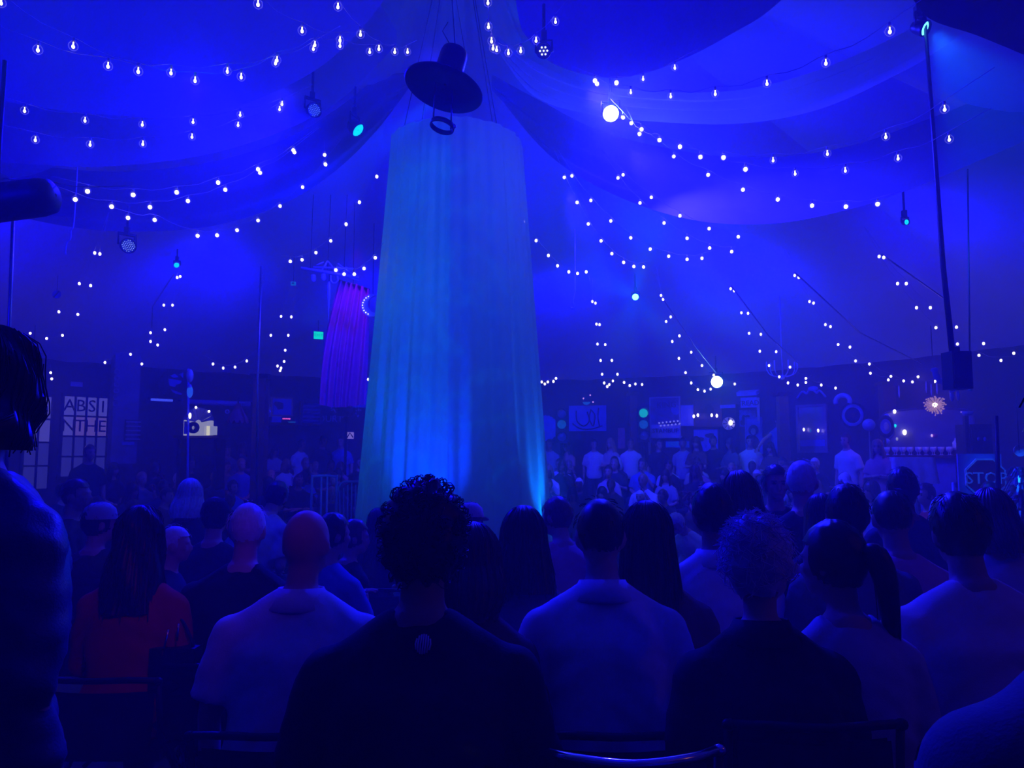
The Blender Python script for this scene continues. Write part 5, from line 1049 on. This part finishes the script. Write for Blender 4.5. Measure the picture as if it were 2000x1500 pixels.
near('woman with long brown hair leaning with one bare arm raised sideways', 1447, 975, 3.6, Fig('f', .95, lean=.2, yaw=-.4, arms=('lap', 'reach')), 'long', 'brown', 'black', seed=18, sleeve='none', chair='folding chair under the woman with the bare arm')
near('woman with dark hair down her back, black top, beside the balding man', 1603, 1010, 3.9, Fig('f', 1.0, lean=.05), 'long', 'black', 'black', seed=19, sleeve='long', chair='folding chair under the woman beside the balding man')
near('boy with a dark bowl cut looking back at the camera, black shirt', 1515, 945, 5.0, Fig('m', .95, lean=.0, yaw=0), 'short', 'black', 'black', seed=20, skin=0, rz=rad(175), eyes=True, vox=.009, chair='folding chair under the boy with the bowl cut')
near('balding man with reddish scalp in dark clothes, next to the bowl-cut boy', 1566, 942, 4.3, Fig('m', 1.1, lean=.05, yaw=-.4), 'crop', 'grey', 'black', seed=21, chair='folding chair under the man with the reddish scalp')
near('man with dark hair at the pale chairs, turned to the side', 1765, 955, 4.4, Fig('m', 1.05, lean=.1, yaw=-.7), 'short', 'black', 'navy', seed=22, skin=2, chair='folding chair under the man by the pale chairs')
near('person in a pale top half hidden behind the big man', 1935, 1010, 3.3, Fig('f', 1.0, lean=.1), 'bob', 'brown', 'pale', seed=23, chair='folding chair under the half-hidden person in pale')
red = near('woman with long dark hair in a red blouse', 276, 1048, 2.95, Fig('f', 1.08, lean=.02, yaw=-.1, arms=('lap', 'down')), 'wavy', 'black', 'red', sleeve='long', seed=24, L=.24, chair='round-backed folding chair under the woman in red', strands=90, fold=.011, bottom='black')
near('elderly man with white hair in sharp profile beside the woman in red', 343, 1064, 3.9, Fig('m', .95, lean=.05, yaw=0), 'crop', 'grey', 'navy', seed=25, rz=rad(-75), chair='folding chair under the elderly man in profile')
near('grey-haired heavy man in a black tee between red blouse and bald man', 484, 1034, 3.15, Fig('m', 1.2, lean=.1, yaw=.1), 'crop', 'grey', 'black', seed=26, chair='folding chair under the grey-haired heavy man')
near('man in a dark cap and black shirt in front of the patterned dark crowd', 421, 1010, 4.3, Fig('m', 1.1, lean=.05), 'short', 'black', 'charcoal', seed=27, hat=('black', False), chair='folding chair under the man in the dark cap')
near('person in a cap with a pale turned brim behind the woman in red', 197, 1022, 4.0, Fig('m', 1.0, lean=.05, yaw=-.9), 'short', 'black', 'charcoal', seed=28, hat=('pale', False), chair='folding chair under the person in the pale-brimmed cap')
near('person with pale grey hair above the elderly man in profile', 371, 970, 5.2, Fig('f', .95, lean=.1, yaw=.2), 'bob', 'grey', 'navy', seed=29, chair='folding chair under the person with pale grey hair')
near('clapping man in a navy tee just past the bald man', 652, 1045, 3.7, Fig('m', 1.05, lean=.1, yaw=-.5, arms=('clap', 'clap')), 'short', 'black', 'blue', seed=30, rz=rad(-25), chair='folding chair under the clapping man in navy')
near('young woman in profile with bare arms past the clapping man', 694, 1050, 4.2, Fig('f', .95, lean=.1, yaw=-.6), 'bun', 'brown', 'black', seed=31, rz=rad(-40), sleeve='none', chair='folding chair under the young woman in profile')
near('long-haired girl at the curtain foot, half behind the curly-haired man', 738, 1022, 5.2, Fig('f', .95, lean=.1), 'long', 'black', 'charcoal', seed=32, chair='folding chair under the girl at the curtain foot')
near('man in a pale cap straight in front of the curtain', 920, 1018, 4.4, Fig('m', 1.0, lean=.1, yaw=-.6), 'short', 'brown', 'charcoal', seed=33, hat=('cream', False), chair='folding chair under the man in the pale cap')
near('short-haired man in a pinkish tee seen in profile beside the curtain edge', 1087, 1010, 4.2, Fig('m', 1.02, lean=.2, yaw=.5), 'short', 'brown', 'pink', seed=34, rz=rad(20), chair='folding chair under the man in profile in pink')
near('person in a bright blue-white top bending beyond the bald man', 540, 972, 5.6, Fig('m', 1.05, lean=.45, yaw=.2), 'short', 'black', 'pale', seed=35, rz=rad(-20), chair='folding chair under the bending person')
near('man with glasses in profile at the standing figure', 150, 968, 5.0, Fig('m', 1.0, lean=.0, yaw=-.2), 'crop', 'brown', 'charcoal', seed=36, rz=rad(-70), chair='folding chair under the man with glasses')
# handbag of the woman in red
hb = thing('handbag', 'dark handbag with bright metal clasps hanging beside the woman in red', 'handbag', P(345, 1262, 2.85))
MB().box((0, 0, -.08), (.16, .08, .16)).ell((0, 0, -.13), (.085, .045, .05), 12, 8).build('body', M_black, hb); MB().tube(spline([(-.06, 0, 0), (-.03, 0, .06), (.0, .02, .09), (.04, 0, .05), (.06, 0, 0)], 16), .006, 6).build('strap', M_black, hb)
for a, b in (((-.03, -.045, -.02), (-.01, -.05, .07)), ((.02, -.045, .03), (.025, -.05, .09))): MB().tube([a, b], .004, 6).build('clasp', M_chrome, hb)
# tall standing figure at the edge
near('tall wavy-haired person in a glossy blue shirt standing at the very edge', -12, 765, 1.45, Fig('f', 1.12, sit=False, lean=.02, yaw=-.15, arms=('down', 'down')), 'wavy', 'black', 'shiny', sleeve='long', seed=40, L=.06, strands=150, fold=.022, rz=rad(-20), bottom='black')
# partly seen neighbour, arm resting forward
near('neighbour mostly out of view, one grey-sleeved shoulder rising in the near corner', 2190, 1000, .92, Fig('m', 1.2, lean=.1, arms=('lap', 'lap')), 'short', 'black', 'grey', sleeve='long', seed=41, rz=rad(8), scale=1.12, bottom='black')
# empty chairs nearest the camera
e = chair_at(P(1222, 1450, 1.72).x, 1.92, 0, 0, 'empty chair with a curved steel top rail nearest the camera', back=.78, w=.40, top=M_chrome, bow=.11)
chair_at(P(1590, 1412, 1.85).x, 2.05, 0, 0, 'second empty chair with a steel top rail, in front of the grey-haired woman', back=.79, w=.40, top=M_black, bow=.06)
# ---------------------------------------------------------------- the crowd round the stage
PR = []
for spec in (dict(sex='m', arms=('lap', 'lap'), hair='short'), dict(sex='m', arms=('clap', 'clap'), hair='short', lean=.15), dict(sex='m', arms=('crossed', 'crossed'), hair='crop'), dict(sex='m', arms=('face', 'lap'), hair='short', build=1.15),
             dict(sex='f', arms=('lap', 'lap'), hair='long'), dict(sex='f', arms=('clap', 'clap'), hair='long'), dict(sex='f', arms=('face', 'lap'), hair='bob'), dict(sex='f', arms=('lap', 'lap'), hair='bun'),
             dict(sex='m', arms=('down', 'down'), hair='short', sit=False), dict(sex='f', arms=('crossed', 'crossed'), hair='long', sit=False)):
    hk = spec.pop('hair'); f = Fig(spec['sex'], spec.get('build', 1.0), spec.get('sit', True), spec.get('lean', .06), rnd.uniform(-.3, .3), 0, 0, spec['arms'])
    PR.append(dict(body=f.body(.019), shirt=f.shirt(.022, 'long' if rnd.random() < .4 else 'short', fold=.004), trousers=f.trousers(.022), hair=f.hair(hk, rnd.randint(0, 99), .2), eyes=f.eyes(), hk=hk, sit=spec.get('sit', True), sex=spec['sex'], arms=spec['arms'][0]))
b = MB(); b.box((0, .03, .385), (.42, .42, .04)); b.box((0, -.225, .66), (.40, .03, .26))
for sx in (-1, 1):
    for sy in (-1, 1): b.tube([(sx * .19, .03 + sy * .2, .43), (sx * .2, .03 + sy * .22, 0)], .012, 4)
    b.tube([(sx * .19, -.22, .40), (sx * .19, -.22, .8)], .012, 4)
CHM = b.mesh('folding_chair', M_black)
ORD = LBL + ['twenty-' + w for w in LBL[:9]] + ['thirtieth']
COLW = {'white': 'white', 'pale': 'pale', 'cream': 'cream', 'black': 'black', 'navy': 'navy', 'grey': 'grey', 'red': 'red', 'blue': 'blue', 'pink': 'pinkish', 'brown': 'brown', 'charcoal': 'charcoal'}
PAL = ['white', 'pale', 'cream', 'black', 'black', 'navy', 'grey', 'blue', 'pink', 'brown', 'charcoal', 'white', 'pale', 'grey', 'red']
HW_ = {'short': 'short-haired', 'crop': 'cropped', 'long': 'long-haired', 'bob': 'bobbed', 'bun': 'bun-haired'}
AW = {'lap': 'hands down', 'clap': 'clapping', 'crossed': 'arms crossed', 'face': 'hand raised', 'down': 'arms down'}
def crowd(x, y, z, rz, pr, top, hcol, skin, label, group, chair_label=None, sc=1.0):
    o = put(pr['body'], 'person', SK[skin], None, True); o.location = (x, y, z); o.rotation_euler = (0, 0, rz); o.scale = (sc,) * 3; tag(o, label, 'person', group)
    put(pr['shirt'], 'shirt', CL[top], o, True); put(pr['trousers'], 'trousers', CL['denim'], o, True); put(pr['hair'], 'hair', HR[hcol], o, True)
    for m in pr['eyes']: put(m, 'eye', M_eye, o)
    if chair_label: c = bpy.data.objects.new('folding_chair', CHM); COL.objects.link(c); c.location = (x, y, z); c.rotation_euler = (0, 0, rz); tag(c, chair_label, 'chair', 'chairs round the stage')
    return o
q = random.Random(21)
ROWS = [(4.62, 'front'), (5.42, 'second'), (6.22, 'third'), (7.05, 'fourth'), (7.85, 'fifth'), (8.6, 'sixth')]
nC = 0
TAKEN = [(o.location.x, o.location.y) for o in bpy.data.objects if o.parent is None and o.name.startswith('person')]
def free(x, y, d=.56):
    if any((x - a) ** 2 + (y - b_) ** 2 < d * d for a, b_ in TAKEN): return False
    TAKEN.append((x, y)); return True
for r, rn in ROWS:
    n = int(math.radians(230) * r / .60); side = {'a': [], 'b': []}
    for k in range(n):
        a = math.radians(-25) + math.radians(230) * (k + .5 * (rn in ('second', 'fourth'))) / n + q.uniform(-.015, .015); rr = r + q.uniform(-.08, .08)
        x, y = CX + rr * math.cos(a), CY + rr * math.sin(a); px = 1000 + F * x / y
        if 728 < px < 1042 and y > 9 or px < 110 or px > 1985 or q.random() < .02: continue
        if y < 8.2: continue
        if px < 420 and r > 7.5: continue
        if px > 1600 and r > 6.8: continue
        if not free(x, y): continue
        side['b' if px > 885 else 'a'].append((abs(px - 885), x, y, a))
    for sd, lst in side.items():
        lst.sort(); where = 'STOP sign side' if sd == 'b' else 'exit sign side'
        for i, (_, x, y, a) in enumerate(lst):
            pi = q.choice(range(8)); pr = PR[pi]; top = q.choice(PAL) if sd == 'b' else q.choice(PAL[3:13] + ['black', 'charcoal', 'navy']); hc = q.choice(['black', 'black', 'brown', 'brown', 'fair', 'grey'])
            lab = f'{COLW[top]}-topped {HW_[pr["hk"]]} spectator, {ORD[i]} from the curtain, {rn} ring row, {where}'
            crowd(x, y, floor_z(x, y), a + math.pi / 2 + q.uniform(-.2, .2), pr, top, hc, q.choice((0, 0, 1, 2)), lab, 'spectators seated round the stage', f'black folding chair, {ORD[i]} from the curtain, {rn} ring row, {where}', q.uniform(.92, 1.02)); nC += 1
# standing people at the back
ST = [(585, 868, 15.0, 8, 'white', 'black', 'man in a bright white shirt turning away near the arrow plaque'), (535, 880, 14.6, 9, 'pale', 'black', 'long-haired woman in a pale crop top by the timber post'),
      (668, 862, 15.6, 8, 'blue', 'black', 'man in a blue shirt standing under the arrow plaque'), (628, 858, 15.2, 8, 'charcoal', 'black', 'dark-clothed man between the white shirt and the plaque'),
      (172, 884, 11.8, 8, 'black', 'brown', 'man in a dark suit standing before the lettered window'), (475, 874, 15, 9, 'navy', 'brown', 'woman in navy standing at the fringed shade'), (446, 880, 14.2, 8, 'grey', 'black', 'man in grey standing below the light box'),
      (1465, 862, 17.2, 8, 'white', 'black', 'man in a white tee standing before the curly-haired poster'), (1395, 862, 17, 8, 'black', 'black', 'man in a black tee below the blue poster'), (1335, 866, 17, 8, 'pale', 'black', 'man in a pale shirt beside the teal sign'),
      (1362, 864, 17.3, 9, 'brown', 'brown', 'woman in brown below the dark glazed picture'), (1430, 866, 17.2, 9, 'grey', 'brown', 'woman in grey under the case clock'), (1110, 872, 17, 9, 'pink', 'brown', 'woman in pink beside the dim traffic light'),
      (1075, 868, 16.6, 8, 'pale', 'brown', 'man in pale grey nearest the curtain at the back'), (1160, 868, 17, 8, 'white', 'black', 'man in white below the line-drawing poster'), (1195, 866, 17.4, 9, 'cream', 'fair', 'fair woman in cream beside the patterned banner'),
      (1232, 866, 17.2, 8, 'white', 'brown', 'man in white under the lit traffic light'), (1285, 868, 17.2, 8, 'charcoal', 'black', 'dark-clothed man under the billboard'), (1656, 860, 13.4, 8, 'white', 'brown', 'waiter in a long white shirt by the covered table'),
      (1716, 872, 12.6, 9, 'pink', 'fair', 'fair-haired woman in a pinkish top before the bar'), (1507, 874, 16.4, 9, 'brown', 'black', 'woman in brown near the timber post beyond the posters')]
for px, py, D, pi, top, hc, lab in ST:
    if 1050 < px < 1520 or 440 < px < 700: D = onwall(px, py, 1.5)[0].y
    p = P(px, py, D)
    if not free(p.x, D, .42): D -= .35; p = P(px, py, D); free(p.x, D, .3)
    fz = floor_z(p.x, D); sc = max(.86, min(1.06, (p.z - fz) / 1.64)); crowd(p.x, D, fz, math.pi - math.atan2(p.x - CX, D - CY) + math.pi + q.uniform(-.5, .5) if 0 else math.atan2(D - CY, p.x - CX) + math.pi / 2 + q.uniform(-.6, .6), PR[pi], top, hc, q.choice((0, 1)), lab, 'people standing at the back', None, sc)
# waitress with arms out on a box
f = Fig('f', .95, False, .02, .3, 0, .1, ('down', 'reach')); p = P(1520, 823, 16.8); o = put(f.body(.012), 'person', SK[0]); b0 = Vector((p.x, 16.8, p.z - 1.62)); o.location = b0; o.rotation_euler = (0, 0, math.pi); tag(o, 'woman in a blue dress standing high with one arm stretched out beside the tall mirror', 'person')
put(f.shirt(.014, 'none'), 'bodice', CL['blue'], o); mb = MB(); rings(mb, [((0, 0, .30), .30, .26), ((0, 0, .6), .24, .2), ((0, 0, .9), .19, .15), ((0, 0, 1.05), .14, .11)]); put(mb.mesh('skirt'), 'skirt', CL['navy'], o); put(f.hair('bun', 4), 'hair', HR['black'], o)
for m in f.eyes(): put(m, 'eye', M_eye, o)
if b0.z > .05:
    t = thing('podium', 'dark box the woman in the blue dress stands on', 'box', (b0.x, b0.y, 0)); MB().box((0, 0, b0.z / 2), (.6, .6, b0.z - .01)).build('body', M_wood, t); MB().box((0, 0, b0.z - .02), (.66, .66, .03)).build('lid', M_black, t)
# performer crouching in white at the stage edge
D = 7.9; p = P(1335, 1025, D); f = Fig('m', .95, True, .9, .2, -.5, 0, ('forward', 'lap')); hp = f.bend(f.hd((0, 0, 0))); fz = floor_z(p.x, D)
near('crouching performer in all-white costume with pale hair near the ring aisle', 1322, 1008, 7.4, Fig('m', .95, True, .5, .2, -.3, 0, ('forward', 'lap')), 'short', 'grey', 'white', sleeve='long', seed=50, rz=rad(120), eyes=True, bottom='pale', scale=.85, fz=P(1322, 1008, 7.4).z - 1.02, vox=.014)
